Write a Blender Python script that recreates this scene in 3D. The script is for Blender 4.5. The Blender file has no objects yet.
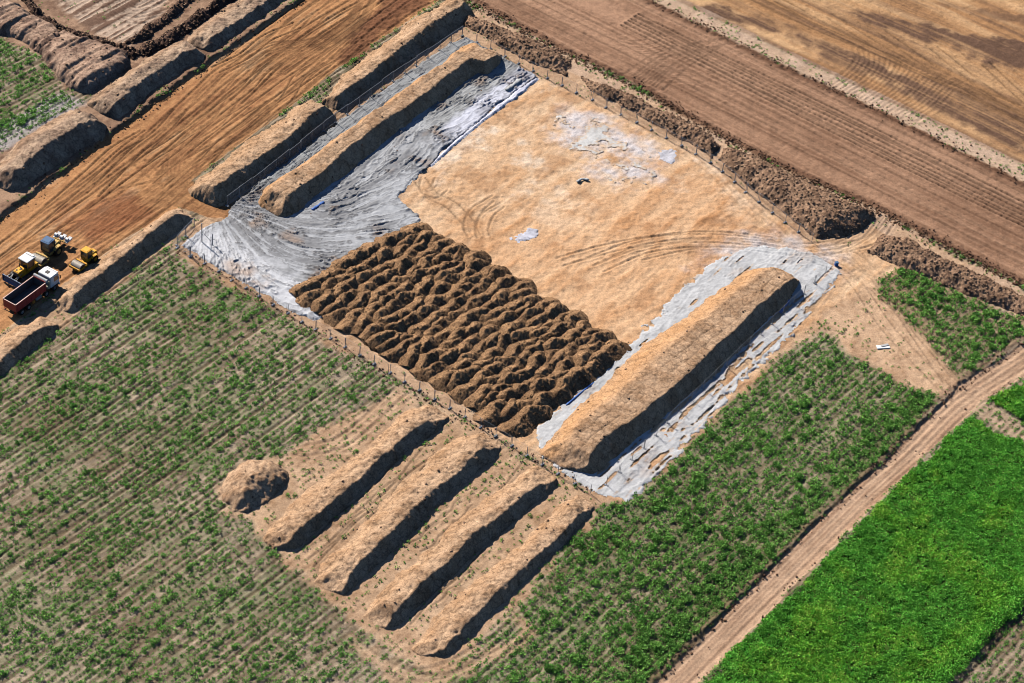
import bpy, bmesh, math, random
import numpy as np
from mathutils import Vector, Matrix

random.seed(11)
RNG = np.random.default_rng(11)
sc = bpy.context.scene
COL = sc.collection
F4 = np.float32

# ------------------------------------------------------------------ camera geometry
FPX, PITCH, ROLL, CH = 2300.0, math.radians(41), math.radians(6), 208.0
fw = np.array([0, math.cos(PITCH), -math.sin(PITCH)])
u0 = np.array([0, math.sin(PITCH), math.cos(PITCH)])
r0 = np.array([1.0, 0, 0])
rc = math.cos(ROLL) * r0 + math.sin(ROLL) * u0
uc = -math.sin(ROLL) * r0 + math.cos(ROLL) * u0
CAM = np.array([0.0, -CH / math.tan(PITCH), CH])


def P(px, py, z=0.0):
    d = fw + rc * (px - 512) / FPX + uc * (341.5 - py) / FPX
    t = (z - CAM[2]) / d[2]
    p = CAM + d * t
    return np.array([p[0], p[1]])


def PP(pts, z=0.0):
    return np.array([P(a, b, z) for a, b in pts])


def proj(x, y, z=0.0):
    dx, dy, dz = x - CAM[0], y - CAM[1], z - CAM[2]
    w = dx * fw[0] + dy * fw[1] + dz * fw[2]
    a = dx * rc[0] + dy * rc[1] + dz * rc[2]
    b = dx * uc[0] + dy * uc[1] + dz * uc[2]
    return 512 + FPX * a / w, 341.5 - FPX * b / w


def unit(v):
    return v / np.linalg.norm(v)


DA = unit(P(779, 285) - P(598, 447))                       # along the berms (to the upper right)
DB = unit(P(812, 242) - P(462, 34))                        # along the fences (to the lower right)
DR = unit(P(340, 330) - P(60, 525))                        # crop rows, left field

# ------------------------------------------------------------------ noise
_LAT = np.random.default_rng(3).random((512, 512)).astype(F4) * 2 - 1


def vnoise(x, y, seed=0):
    x = np.asarray(x, F4) + F4(seed * 37.71 + 1000.3)
    y = np.asarray(y, F4) + F4(seed * 91.37 + 1000.7)
    xi = np.floor(x); yi = np.floor(y)
    fx = x - xi; fy = y - yi
    fx = fx * fx * (3 - 2 * fx); fy = fy * fy * (3 - 2 * fy)
    xi = xi.astype(np.int32) & 511; yi = yi.astype(np.int32) & 511
    x1 = (xi + 1) & 511; y1 = (yi + 1) & 511
    a = _LAT[yi, xi]; b = _LAT[yi, x1]; c = _LAT[y1, xi]; d = _LAT[y1, x1]
    return (a + (b - a) * fx) * (1 - fy) + (c + (d - c) * fx) * fy


def fbm(x, y, seed=0, octv=4, gain=0.5):
    s = 0; a = 1.0; n = 0; fr = 1.0
    ca, sa = math.cos(0.6), math.sin(0.6)
    for k in range(octv):
        s = s + a * vnoise((x * ca - y * sa) * fr, (x * sa + y * ca) * fr, seed + k * 5)
        n += a; a *= gain; fr *= 2.03
    return s / n * 1.6


def sstep(a, b, x):
    t = np.clip((x - a) / (b - a), 0, 1)
    return t * t * (3 - 2 * t)


def poly_sd(x, y, poly):
    """signed distance to a polygon, positive inside"""
    d2 = np.full(x.shape, 1e9, F4); inside = np.zeros(x.shape, bool)
    n = len(poly)
    for i in range(n):
        ax, ay = poly[i]; bx, by = poly[(i + 1) % n]
        ex, ey = bx - ax, by - ay
        t = np.clip(((x - ax) * ex + (y - ay) * ey) / (ex * ex + ey * ey + 1e-9), 0, 1)
        dx = x - ax - t * ex; dy = y - ay - t * ey
        d2 = np.minimum(d2, dx * dx + dy * dy)
        if ay != by:
            c = ((ay > y) != (by > y)) & (x < ex * (y - ay) / (by - ay) + ax)
            inside ^= c
    d = np.sqrt(d2)
    return np.where(inside, d, -d)


def line_d(x, y, pts):
    d2 = np.full(x.shape, 1e9, F4)
    for i in range(len(pts) - 1):
        ax, ay = pts[i]; bx, by = pts[i + 1]
        ex, ey = bx - ax, by - ay
        t = np.clip(((x - ax) * ex + (y - ay) * ey) / (ex * ex + ey * ey + 1e-9), 0, 1)
        dx = x - ax - t * ex; dy = y - ay - t * ey
        d2 = np.minimum(d2, dx * dx + dy * dy)
    return np.sqrt(d2)


def smooth_line(pts, n=10):
    pts = np.array(pts, float)
    if len(pts) < 3:
        return pts
    out = []
    q = np.vstack([2 * pts[0] - pts[1], pts, 2 * pts[-1] - pts[-2]])
    for i in range(1, len(q) - 2):
        for t in np.linspace(0, 1, n, endpoint=False):
            a, b, c, d = q[i - 1], q[i], q[i + 1], q[i + 2]
            out.append(0.5 * ((2 * b) + (-a + c) * t + (2 * a - 5 * b + 4 * c - d) * t * t + (-a + 3 * b - 3 * c + d) * t ** 3))
    out.append(pts[-1])
    return np.array(out)


def lin(r, g, b, k=1.0):
    def f(c):
        c /= 255
        return c / 12.92 if c < 0.04045 else ((c + 0.055) / 1.055) ** 2.4
    return np.array([f(r) * k, f(g) * k * 1.03, f(b) * k * 1.25], F4)


# ------------------------------------------------------------------ object helpers
def tag(o, label=None, cat=None, group=None, kind=None):
    if label: o['label'] = label
    if cat: o['category'] = cat
    if group: o['group'] = group
    if kind: o['kind'] = kind
    return o


def mesh_np(name, V, Fq, mat, loc=(0, 0, 0), col=None, smooth=True, parent=None):
    me = bpy.data.meshes.new(name)
    V = np.asarray(V, F4) - np.array(loc, F4)
    Fq = np.asarray(Fq, np.int32)
    n = Fq.shape[1]
    me.vertices.add(len(V)); me.loops.add(Fq.size); me.polygons.add(len(Fq))
    me.vertices.foreach_set('co', V.ravel())
    me.loops.foreach_set('vertex_index', Fq.ravel())
    me.polygons.foreach_set('loop_start', np.arange(0, Fq.size, n, dtype=np.int32))
    if smooth:
        me.polygons.foreach_set('use_smooth', np.ones(len(Fq), bool))
    me.update(calc_edges=True)
    if col is not None:
        a = me.color_attributes.new('Col', 'FLOAT_COLOR', 'POINT')
        c4 = np.ones((len(V), 4), F4); c4[:, :3] = col
        a.data.foreach_set('color', c4.ravel())
    me.materials.append(mat)
    o = bpy.data.objects.new(name, me)
    o.location = loc
    COL.objects.link(o)
    if parent: o.parent = parent
    return o


def grid_faces(nx, ny):
    i = np.arange(nx * ny, dtype=np.int32).reshape(ny, nx)
    return np.stack([i[:-1, :-1].ravel(), i[:-1, 1:].ravel(), i[1:, 1:].ravel(), i[1:, :-1].ravel()], 1)


def sub_mesh(V, Fq, keep, *arrs):
    """keep only some faces and the vertices they use"""
    Fq = Fq[keep]
    used = np.zeros(len(V), bool); used[Fq.ravel()] = True
    idx = np.cumsum(used) - 1
    return (V[used], idx[Fq]) + tuple(a[used] for a in arrs)


# ------------------------------------------------------------------ materials
def new_mat(name, rough=0.95, spec=0.15):
    m = bpy.data.materials.new(name); m.use_nodes = True
    nt = m.node_tree; b = nt.nodes['Principled BSDF']
    b.inputs['Roughness'].default_value = rough
    b.inputs['Specular IOR Level'].default_value = spec
    return m, nt, b


def N(nt, t, **k):
    n = nt.nodes.new(t)
    for a, v in k.items():
        if a.startswith('i_'):
            n.inputs[a[2:].replace('_', ' ')].default_value = v
        else:
            setattr(n, a, v)
    return n


def noise_node(nt, scale, detail=4, rough=0.6):
    tc = nt.nodes.get('TC') or N(nt, 'ShaderNodeTexCoord', name='TC')
    n = N(nt, 'ShaderNodeTexNoise'); n.inputs['Scale'].default_value = scale
    n.inputs['Detail'].default_value = detail; n.inputs['Roughness'].default_value = rough
    nt.links.new(tc.outputs['Object'], n.inputs['Vector'])
    return n


def mapr(nt, src, a, b, c, d):
    m = N(nt, 'ShaderNodeMapRange'); m.inputs[1].default_value = a; m.inputs[2].default_value = b
    m.inputs[3].default_value = c; m.inputs[4].default_value = d
    nt.links.new(src, m.inputs[0]); return m.outputs[0]


def mix(nt, kind, fac, a, b):
    m = N(nt, 'ShaderNodeMix', data_type='RGBA', blend_type=kind)
    for s, v in ((0, fac), (6, a), (7, b)):
        if isinstance(v, (int, float)): m.inputs[s].default_value = v
        elif isinstance(v, (tuple, list, np.ndarray)): m.inputs[s].default_value = (*[float(q) for q in v[:3]], 1)
        else: nt.links.new(v, m.inputs[s])
    return m.outputs[2]


def attr_mat(name, rough=0.95, fine=6.0, amt=0.28, bump=0.5, bdist=0.06, trans=0.0, gr=0.16, crack_shade=0.0):
    """surface colour from the 'Col' attribute, broken up by grain noise"""
    m, nt, b = new_mat(name, rough, 0.12)
    at = N(nt, 'ShaderNodeAttribute', attribute_name='Col')
    n1 = noise_node(nt, fine, 6, 0.8); n2 = noise_node(nt, 0.55, 4)
    g1 = mapr(nt, n1.outputs[0], 0.5 - gr, 0.5 + gr, 1 - amt, 1 + amt)
    g2 = mapr(nt, n2.outputs[0], 0.3, 0.7, 0.88, 1.12)
    mu = N(nt, 'ShaderNodeMath', operation='MULTIPLY'); nt.links.new(g1, mu.inputs[0]); nt.links.new(g2, mu.inputs[1])
    if crack_shade:  # dark crack lines; contour shadows of lumps painted into the colour
        wn = noise_node(nt, 0.9, 3); vo = N(nt, 'ShaderNodeTexVoronoi', feature='DISTANCE_TO_EDGE'); vo.inputs['Scale'].default_value = 0.62
        av = N(nt, 'ShaderNodeVectorMath', operation='MULTIPLY_ADD'); av.inputs[1].default_value = (1.6, 1.6, 1.6)
        nt.links.new(wn.outputs['Color'], av.inputs[0]); nt.links.new(nt.nodes['TC'].outputs['Object'], av.inputs[2]); nt.links.new(av.outputs[0], vo.inputs['Vector'])
        ck = mapr(nt, vo.outputs['Distance'], 0.0, 0.07, 1 - crack_shade, 1.0)
        m3 = N(nt, 'ShaderNodeMath', operation='MULTIPLY'); nt.links.new(mu.outputs[0], m3.inputs[0]); nt.links.new(ck, m3.inputs[1]); mu = m3
    vm = N(nt, 'ShaderNodeVectorMath', operation='SCALE')
    nt.links.new(at.outputs['Color'], vm.inputs[0]); nt.links.new(mu.outputs[0], vm.inputs['Scale'])
    nt.links.new(vm.outputs[0], b.inputs['Base Color'])
    if bump:
        bp = N(nt, 'ShaderNodeBump'); bp.inputs['Strength'].default_value = bump; bp.inputs['Distance'].default_value = bdist
        nt.links.new(n1.outputs[0], bp.inputs['Height']); nt.links.new(bp.outputs[0], b.inputs['Normal'])
    if trans:
        out = nt.nodes['Material Output']
        tr = N(nt, 'ShaderNodeBsdfTranslucent'); nt.links.new(vm.outputs[0], tr.inputs['Color'])
        ms = N(nt, 'ShaderNodeMixShader'); ms.inputs[0].default_value = trans
        nt.links.new(b.outputs[0], ms.inputs[1]); nt.links.new(tr.outputs[0], ms.inputs[2])
        nt.links.new(ms.outputs[0], out.inputs['Surface'])
    return m


def paint(name, rgb, rough=0.45, metal=0.0, dirt=0.35, dirt_col=(0.20, 0.13, 0.075), spec=0.4):
    m, nt, b = new_mat(name, rough, spec)
    b.inputs['Metallic'].default_value = metal
    n = noise_node(nt, 2.3, 6, 0.7)
    f = mapr(nt, n.outputs[0], 0.42, 0.75, 0.0, dirt)
    c = mix(nt, 'MIX', f, rgb, dirt_col)
    nt.links.new(c, b.inputs['Base Color'])
    n2 = noise_node(nt, 6, 3)
    nt.links.new(mapr(nt, n2.outputs[0], 0.3, 0.7, rough - 0.1, min(1, rough + 0.25)), b.inputs['Roughness'])
    return m


M_GROUND = attr_mat('soil_ground', fine=4.0, amt=0.26, bump=0.9, bdist=0.09, gr=0.14)
M_SOIL = attr_mat('soil_bank', fine=4.2, amt=0.32, bump=0.9, bdist=0.10, gr=0.13, crack_shade=0.38)
M_HEAP = attr_mat('dark_topsoil', fine=4.6, amt=0.5, bump=1.0, bdist=0.16, gr=0.11)
M_LEAF = attr_mat('weed_leaf', rough=0.6, fine=3.0, amt=0.2, bump=0, trans=0.3)
M_FLEECE = attr_mat('geotextile', rough=0.85, fine=3.0, amt=0.12, bump=0.35, bdist=0.05)
M_STEEL = paint('galvanised_steel', (0.30, 0.32, 0.35), 0.5, 0.3, 0.15, spec=0.3)
M_FOOT = paint('concrete_foot', (0.30, 0.32, 0.36), 0.9, 0, 0.3, spec=0.1)
M_YELLOW = paint('yellow_paint', (0.80, 0.38, 0.02), 0.4, 0, 0.25)
M_YELLOW2 = paint('ochre_paint', (0.62, 0.38, 0.10), 0.45, 0, 0.4)
M_WHITE = paint('white_paint', (0.80, 0.80, 0.80), 0.35, 0, 0.12)
M_RED = paint('dark_red_paint', (0.42, 0.05, 0.045), 0.45, 0, 0.3)
M_RIM = paint('worn_rim', (0.62, 0.44, 0.40), 0.5, 0.1, 0.4)
M_INNER = paint('bin_inside', (0.12, 0.12, 0.135), 0.6, 0.2, 0.5)
M_BLUE = paint('blue_paint', (0.035, 0.11, 0.24), 0.45, 0, 0.25)
M_BLACK = paint('black_rubber', (0.022, 0.022, 0.022), 0.85, 0, 0.5, (0.10, 0.07, 0.045), 0.15)
M_DARK = paint('dark_metal', (0.05, 0.05, 0.055), 0.6, 0.2, 0.45)
M_GLASS = paint('cab_glass', (0.03, 0.045, 0.055), 0.12, 0, 0.06, spec=0.6)
M_GREY = paint('grey_steel', (0.38, 0.37, 0.35), 0.5, 0.15, 0.45)
M_DRUM = paint('drum_steel', (0.36, 0.33, 0.29), 0.55, 0.2, 0.6)
M_BEIGE = paint('beige_gear', (0.50, 0.43, 0.32), 0.6, 0, 0.4)
M_ORANGE = paint('orange_box', (0.75, 0.28, 0.05), 0.5, 0, 0.2)
M_TAIL = paint('tail_red', (0.55, 0.02, 0.02), 0.3, 0, 0.1)
M_TARP = paint('tarp_grey', (0.42, 0.43, 0.44), 0.8, 0, 0.4, spec=0.1)
M_BLUESHEET = paint('blue_sheet', (0.04, 0.13, 0.42), 0.6, 0, 0.15)

K = 0.72                                                     # sunlit picture colour -> albedo
C_FIELD = lin(180, 160, 126, K); C_FIELD2 = lin(124, 106, 76, K)
C_ROAD = lin(200, 146, 92, K); C_ROAD2 = lin(136, 88, 54, K); C_ROAD3 = lin(220, 182, 134, K)
C_PIT = lin(232, 194, 146, K); C_PIT2 = lin(206, 156, 104, K); C_PIT3 = lin(244, 220, 182, K)
C_BARE = lin(216, 178, 134, K); C_BARE2 = lin(176, 138, 98, K)
C_PLOUGH = lin(162, 122, 88, K); C_PLOUGH2 = lin(126, 92, 66, K); C_PLOUGH3 = lin(194, 152, 114, K)
C_STUB = lin(180, 134, 86, K); C_STUB2 = lin(112, 84, 62, K); C_STUB3 = lin(218, 174, 120, K)
C_DIRT = lin(218, 180, 138, K); C_DIRT2 = lin(172, 132, 96, K)
C_CLOD = lin(112, 84, 62, K); C_CLOD2 = lin(150, 116, 86, K)
C_STRAW = lin(206, 172, 134, K)
C_MEAD = lin(62, 92, 28, K)

# ------------------------------------------------------------------ ground heightfield
STEP = 0.165
cx = np.array([P(a, b) for a, b in ((0, 0), (1024, 0), (0, 683), (1024, 683))])
X0, X1 = cx[:, 0].min() - 4, cx[:, 0].max() + 4
Y0, Y1 = cx[:, 1].min() - 4, cx[:, 1].max() + 4
xd = np.arange(X0, X1, STEP); yd = np.arange(Y0, Y1, STEP)
far = np.array([3, 8, 16, 30, 60, 120, 300, 800, 2000.0])
xs = np.concatenate([X0 - far[::-1], xd, xd[-1] + far]).astype(F4)
ys = np.concatenate([Y0 - far[::-1], yd, yd[-1] + far]).astype(F4)
GX, GY = np.meshgrid(xs, ys)
NX, NY = len(xs), len(ys)
PX, PY = proj(GX, GY)

Z = np.zeros(GX.shape, F4)
C = np.empty(GX.shape + (3,), F4)
VEG = np.zeros(GX.shape, F4)          # how thickly weeds grow
ZONE = np.zeros(GX.shape, np.int8)    # 0 field 1 haul road 2 pit 3 ploughed 4 stubble 5 dirt road 6 meadow


def along(d, x=None, y=None):
    x = GX if x is None else x; y = GY if y is None else y
    return x * d[0] + y * d[1], -x * d[1] + y * d[0]


WARP = fbm(GX / 3.0, GY / 3.0, 1, 4)
WARP2 = fbm(GX / 0.7, GY / 0.7, 2, 3)
BIG = fbm(GX / 14, GY / 14, 3, 4)


def zmask(pts, soft=0.5, warp=0.5):
    sd = poly_sd(GX, GY, PP(pts))
    return sstep(-soft, soft, sd + WARP * warp + WARP2 * 0.15), sd


def cmix(m, c):
    C[...] = C + (np.asarray(c, F4) - C) * m[..., None]


def blend3(a, b, t):
    return a + (b - a) * t[..., None]


# -- base field: weeds in rows on pale grey-brown soil
ur, vr = along(DR)
rown = vnoise(ur / 14, vr / 0.45, 8) * 0.6 + vnoise(ur / 5, vr / 0.2, 9) * 0.4
C[...] = blend3(C_FIELD, C_FIELD2, np.clip(0.45 + 0.7 * rown + 0.4 * BIG + 0.35 * WARP2, 0, 1))
gk = sstep(-0.2, 0.7, fbm(GX / 5, GY / 5, 12, 4) + 0.4 * WARP2)
C[...] = blend3(C, lin(136, 138, 96, K), gk * 0.5)
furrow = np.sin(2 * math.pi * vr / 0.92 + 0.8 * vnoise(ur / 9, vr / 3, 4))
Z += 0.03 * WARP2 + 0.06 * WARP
FUR = np.clip(0.6 + 0.6 * vnoise(ur / 8, vr / 2.5, 14), 0.1, 1).astype(F4)
tram = np.abs(((vr + 0.35 * vnoise(ur / 30, vr / 30, 6)) % 1.84) - 0.92)
tm = sstep(0.30, 0.08, tram) * sstep(-0.45, 0.35, vnoise(ur / 10, np.floor(vr / 1.84) * 7, 5) + 0.3 * WARP)
tbig = sstep(0.38, 0.14, np.abs(np.abs(((vr + 0.35 * vnoise(ur / 30, vr / 30, 6)) % 11.04) - 5.52) - 0.92)) * sstep(-0.5, 0.0, vnoise(ur / 15, np.floor(vr / 11.04) * 7, 7))
tm = np.maximum(tm, tbig)
cmix(tm * 0.75, C_FIELD2 * 0.85)
VEG[...] = np.clip(0.66 + 0.20 * fbm(GX / 9, GY / 9, 20, 4) + 0.22 * fbm(GX / 1.8, GY / 1.8, 23, 3) + 0.25 * vnoise(ur / 10, vr / 1.1, 21), 0.03, 1) * (1 - 0.8 * tm)

# right field, denser plants, greener floor
RF = [(608, 512), (640, 490), (700, 432), (760, 372), (812, 352), (870, 352), (950, 396), (828, 511), (655, 683), (590, 745), (380, 745), (400, 683), (480, 648), (560, 548)]
m_rf, sd_rf = zmask(RF, 0.8, 1.2)
VEG += m_rf * (0.50 + 0.2 * BIG + 0.25 * vnoise(GX / 0.9, GY / 0.9, 24))
road_l = PP([(560, 790), (655, 683), (828, 511), (888, 457), (943, 400), (960, 385), (1023, 342), (1120, 270)])
d_rl = line_d(GX, GY, road_l)
VEG += m_rf * sstep(6.5, 2.0, d_rl + 1.2 * WARP) * 0.7
cmix(m_rf * (0.25 + 0.5 * sstep(5.5, 2.0, d_rl + WARP)), lin(100, 112, 60, K))

# bare soil round the works
def bare(pts, soft=0.8, warp=1.0, amt=1.0, c1=C_BARE, c2=C_BARE2, veg=0.05):
    m, sd = zmask(pts, soft, warp)
    m = m * amt
    t = np.clip(0.42 + 0.45 * WARP + 0.35 * WARP2 + 0.3 * BIG, 0, 1)
    C[...] = C + (blend3(c1, c2, t) - C) * m[..., None]
    VEG[...] = VEG * (1 - m) + veg * m
    FUR[...] = FUR * (1 - 0.9 * m)
    return m

bare([(218, 492), (238, 458), (285, 450), (330, 430), (400, 382), (440, 402), (606, 498), (585, 525), (540, 575), (480, 648), (430, 672), (385, 655), (345, 612), (310, 590), (258, 545), (228, 515)], 1.2, 2.2, 0.9, veg=0.14)
bare([(352, 632), (385, 655), (430, 674), (480, 652), (525, 622), (545, 632), (475, 676), (420, 690), (385, 680), (345, 650)], 0.8, 1.2, 0.75, veg=0.12)
bare([(170, 246), (228, 190), (458, 8), (480, 10), (640, 90), (780, 165), (885, 214), (1024, 290), (1150, 352), (1150, 400), (1024, 322), (900, 262), (960, 385), (948, 402), (905, 385), (850, 352), (822, 330), (770, 362), (640, 494), (604, 502), (420, 395)], 0.8, 1.0)
bare([(-60, 245), (-60, 190), (0, 148), (68, 107), (92, 97), (64, 87), (40, 56), (0, 36), (-60, 8), (-60, -60), (420, -90), (297, 0), (155, 100), (0, 216)], 0.8, 1.0, 1.0, lin(184, 148, 112, K), lin(124, 94, 70, K), 0.03)
bare([(40, 340), (-80, 430), (-80, 380), (0, 330), (60, 280), (180, 200), (200, 225), (70, 322)], 0.6, 0.8, 0.8)
# pale straw strip under the first bank, top left
m_st, _ = zmask([(-40, 172), (-40, 128), (0, 122), (60, 92), (92, 102), (60, 118)], 0.8, 0.7)
us, vs = along(DA)
cmix(m_st * 0.85, lin(190, 180, 162, K)); VEG[...] += m_st * 0.22
# pale striped soil, top left
m_g, _ = zmask([(20, -40), (60, 5), (95, 35), (132, 46), (150, 28), (170, 0), (200, -40)], 0.8, 0.6)
st = vnoise(us / 9, vs / 0.42, 31)
C[...] = C + (blend3(lin(208, 180, 146, K), lin(122, 94, 72, K), sstep(-0.4, 0.4, st + 0.4 * WARP2)) - C) * (m_g * 0.95)[..., None]
Z += m_g * 0.10 * st

# weed triangle on the right
TRI = [(888, 264), (905, 266), (1030, 322), (1075, 345), (1023, 342), (962, 380), (948, 362), (916, 328), (880, 292), (872, 278)]
m_t, _ = zmask(TRI, 0.8, 1.0)
cmix(m_t * 0.7, lin(150, 130, 92, K)); VEG[...] = np.maximum(VEG, m_t * (1.5 + 0.5 * BIG))
m_t2, _ = zmask([(795, 345), (815, 318), (850, 318), (880, 348), (872, 360), (830, 352)], 0.6, 0.8)
VEG[...] = np.maximum(VEG, m_t2 * (0.6 + 0.8 * BIG))

# ploughed brown field
PL = [(462, -4), (500, 17), (565, 52), (635, 84), (672, 110), (775, 165), (872, 207), (943, 245), (1024, 285), (1250, 395), (1250, 300), (1024, 183), (893, 117), (768, 58), (652, 0), (560, -45), (380, -45)]
m_pl, sd_pl = zmask(PL, 0.35, 0.3)
DBF = unit(P(943, 245) - P(565, 52))
ub, vb = along(DBF)
s1 = vnoise(ub / 80, vb / 0.5, 41) * 0.4 + vnoise(ub / 40, vb / 0.25, 42) * 0.3 + 0.2 * WARP2 + 0.5 * vnoise(ub / 60, vb / 2.2, 43)
t = np.clip(0.40 + 0.85 * s1 + 0.3 * BIG, 0, 1)
cp = blend3(C_PLOUGH3, C_PLOUGH2, t); cp = blend3(cp, C_PLOUGH, np.full_like(t, 0.35))
C[...] = C + (cp - C) * m_pl[..., None]
VEG *= (1 - m_pl)
Z += m_pl * (0.05 * s1)
edge = np.exp(-((sd_pl - 0.7) / 0.75) ** 2)
cmix(edge * 0.8, lin(104, 72, 50, K)); Z += edge * (0.16 + 0.14 * WARP2)
ZONE[m_pl > 0.5] = 3

# grassy strip and stubble field beyond
SF = [(620, -30), (675, 0), (768, 44), (893, 104), (1024, 166), (1250, 280), (1250, -120), (620, -120)]
m_sf, sd_sf = zmask(SF, 0.4, 0.5)
band = fbm(ub / 22, vb / 3.2, 51, 4)
vbw = vb + 2.0 * vnoise(ub / 40, vb / 14, 54)
s2 = vnoise(ub / 60, vbw / 0.6, 52) * 0.5 + vnoise(ub / 30, vbw / 0.3, 53) * 0.4 + 0.15 * WARP2
dark, _ = zmask([(832, 8), (870, 12), (925, 24), (1024, 42), (1250, 90), (1250, 110), (1024, 70), (985, 62), (930, 42), (870, 25)], 1.0, 1.5)
dark2, _ = zmask([(690, 8), (742, 26), (800, 44), (850, 72), (910, 96), (1024, 152), (1200, 240), (1200, 210), (1024, 122), (950, 82), (880, 62), (800, 30), (720, 8)], 1.2, 2.0)
dark3, _ = zmask([(930, 2), (1024, 14), (1200, 30), (1200, 45), (1024, 26)], 1.0, 1.0)
dk = np.clip(np.maximum.reduce([dark * np.clip(0.85 + 0.7 * s2 + 0.4 * WARP, 0, 1), dark2 * np.clip(0.65 + 0.9 * s2 + 0.5 * band, 0, 1), dark3 * 0.7, np.clip(0.12 + 0.9 * s2 - 0.5 * band, 0, 1) * 0.75]), 0, 1)
cs = blend3(blend3(C_STUB, C_STUB3, np.clip(0.25 + 0.9 * band + 0.5 * s2, 0, 1)), C_STUB2, dk)
C[...] = C + (cs - C) * m_sf[..., None]
Z += m_sf * (0.06 * s2 + 0.05 * band)
sdl = line_d(GX, GY, PP([(620, -28), (675, 1), (768, 46), (893, 106), (1024, 168), (1150, 230)]))
ed2 = np.exp(-((sdl - 0.9) / 0.8) ** 2) * m_sf
cmix(ed2 * 0.75, lin(112, 84, 62, K)); Z += ed2 * 0.14
ZONE[m_sf > 0.5] = 4
VEG *= (1 - m_sf)
# the strip itself
m_gs = np.clip(1 - m_pl - m_sf, 0, 1) * (sstep(1, -1, sd_sf) * (poly_sd(GX, GY, PP([(560, -45), (652, 0), (768, 58), (893, 117), (1024, 183), (1250, 300), (1250, 280), (1024, 166), (893, 104), (768, 44), (675, 0), (620, -30)])) > -0.6))
cmix(m_gs * 0.9, C_STRAW); VEG[...] = np.where(m_gs > 0.4, 0.06 + 0.14 * (fbm(ub / 6, vb / 3, 61, 3) > 0.25), VEG)
Z += m_gs * 0.12
# pale strip between the bank and the ploughed field
m_ps = ((sd_pl > -4.2) & (sd_pl < -0.2)) * sstep(470, 500, PX)
cmix(m_ps * 0.45 * np.clip(0.6 + 0.8 * WARP, 0, 1), lin(214, 184, 150, K)); VEG += 0.10 * m_ps * (fbm(ub / 5, vb / 2, 62, 3) > 0.2)

# pit floor, pale sand
PIT = [(440, 150), (535, 78), (590, 100), (645, 128), (706, 160), (757, 202), (812, 243), (845, 245), (872, 236), (905, 268), (838, 300), (620, 498), (540, 460), (470, 420), (390, 215)]
m_pit, sd_pit = zmask(PIT, 0.8, 0.7)
mot = fbm(GX / 5, GY / 5, 71, 5, 0.6); mot2 = fbm(us / 6, vs / 1.3, 72, 4)
cpit = blend3(C_PIT, C_PIT2, np.clip(0.30 + 0.5 * mot2 + 0.12 * WARP2, 0, 1))
cpit = blend3(cpit, C_PIT3, sstep(0.0, 0.7, mot) * sstep(280, 120, PY) * 0.9)
cpit = blend3(cpit, lin(176, 128, 82, K), sstep(0.25, 0.8, fbm(GX / 4, GY / 4, 73, 4)) * 0.5)
warm = sstep(20, 2, poly_sd(GX, GY, PP([(560, 240), (700, 200), (760, 240), (690, 275), (630, 335), (560, 290), (500, 250)])) * -1 + 4)
cpit = blend3(cpit, cpit * np.array([0.97, 0.86, 0.76], F4), warm * 0.7)
dust, _ = zmask([(548, 116), (566, 110), (600, 118), (640, 138), (664, 160), (655, 184), (622, 186), (592, 172), (570, 148), (552, 138)], 2.5, 2.0)
dust2, _ = zmask([(690, 262), (720, 238), (770, 230), (830, 244), (850, 268), (820, 285), (800, 262), (750, 256)], 2.0, 2.0)
dn = np.clip(0.55 + 0.9 * fbm(GX / 3, GY / 3, 75, 5, 0.65), 0, 1)
cpit = blend3(cpit, lin(220, 212, 198, K), np.clip(dust * dn * 0.9 + dust2 * dn * 0.75, 0, 0.9))
C[...] = C + (cpit - C) * m_pit[..., None]
VEG *= (1 - m_pit)
Z += m_pit * 0.06 * (mot2 + WARP2 * 0.7)
ZONE[(m_pit > 0.5)] = 2

# haul road, stripped about half a metre below the bank on its upper-left side
HR = [(-260, 415), (-120, 308), (0, 216), (30, 193), (60, 171), (112, 132), (155, 100), (207, 62), (256, 29), (297, 0), (420, -90), (560, -90), (430, 6), (340, 66), (305, 95), (225, 155), (192, 180), (212, 196), (232, 204), (230, 219), (206, 217), (180, 207), (125, 238), (60, 287), (30, 312), (0, 334), (-120, 420), (-260, 520)]
m_h, sd_h = zmask(HR, 0.22, 0.25)
ditch = PP([(-260, 415), (-120, 308), (0, 216), (30, 193), (60, 171), (112, 132), (155, 100), (207, 62), (256, 29), (297, 0), (420, -90)])
d_di = line_d(GX, GY, ditch)
DH = unit(P(297, 0) - P(0, 216))
uh, vh = along(DH)
s3 = 0.32 * vnoise(uh / 60, vh / 0.7, 81) + 0.22 * vnoise(uh / 30, vh / 0.28, 82) + 0.5 * fbm(uh / 14, vh / 4, 83, 4)
ch = blend3(C_ROAD, C_ROAD2, np.clip(0.20 + 0.75 * s3 + 0.22 * WARP2, 0, 1))
ch = blend3(ch, C_ROAD3, np.clip(-0.15 - 0.9 * s3 + 0.3 * WARP, 0, 1))
C[...] = C + (ch - C) * m_h[..., None]
low = m_h * sstep(16, 9, d_di)
Z -= m_h * 0.12 + 0.42 * low
Z += m_h * 0.05 * s3
mk, _ = zmask([(333, 58), (346, 66), (402, 22), (445, -14), (380, -20), (372, 20)], 0.8, 1.2)
cmix(mk * 0.85, lin(122, 80, 52, K)); Z += mk * 0.12 * WARP2
mk2, _ = zmask([(60, 215), (120, 190), (150, 215), (100, 240)], 2, 2)
cmix(mk2 * 0.6, lin(146, 84, 50, K))
VEG *= (1 - m_h); ZONE[m_h > 0.5] = 1
# lip of the ditch
lip = np.exp(-((d_di - 0.5) / 0.5) ** 2) * (1 - m_h)
Z += lip * 0.05 * (1 + WARP2); cmix(lip * 0.3, C_CLOD2)

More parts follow.
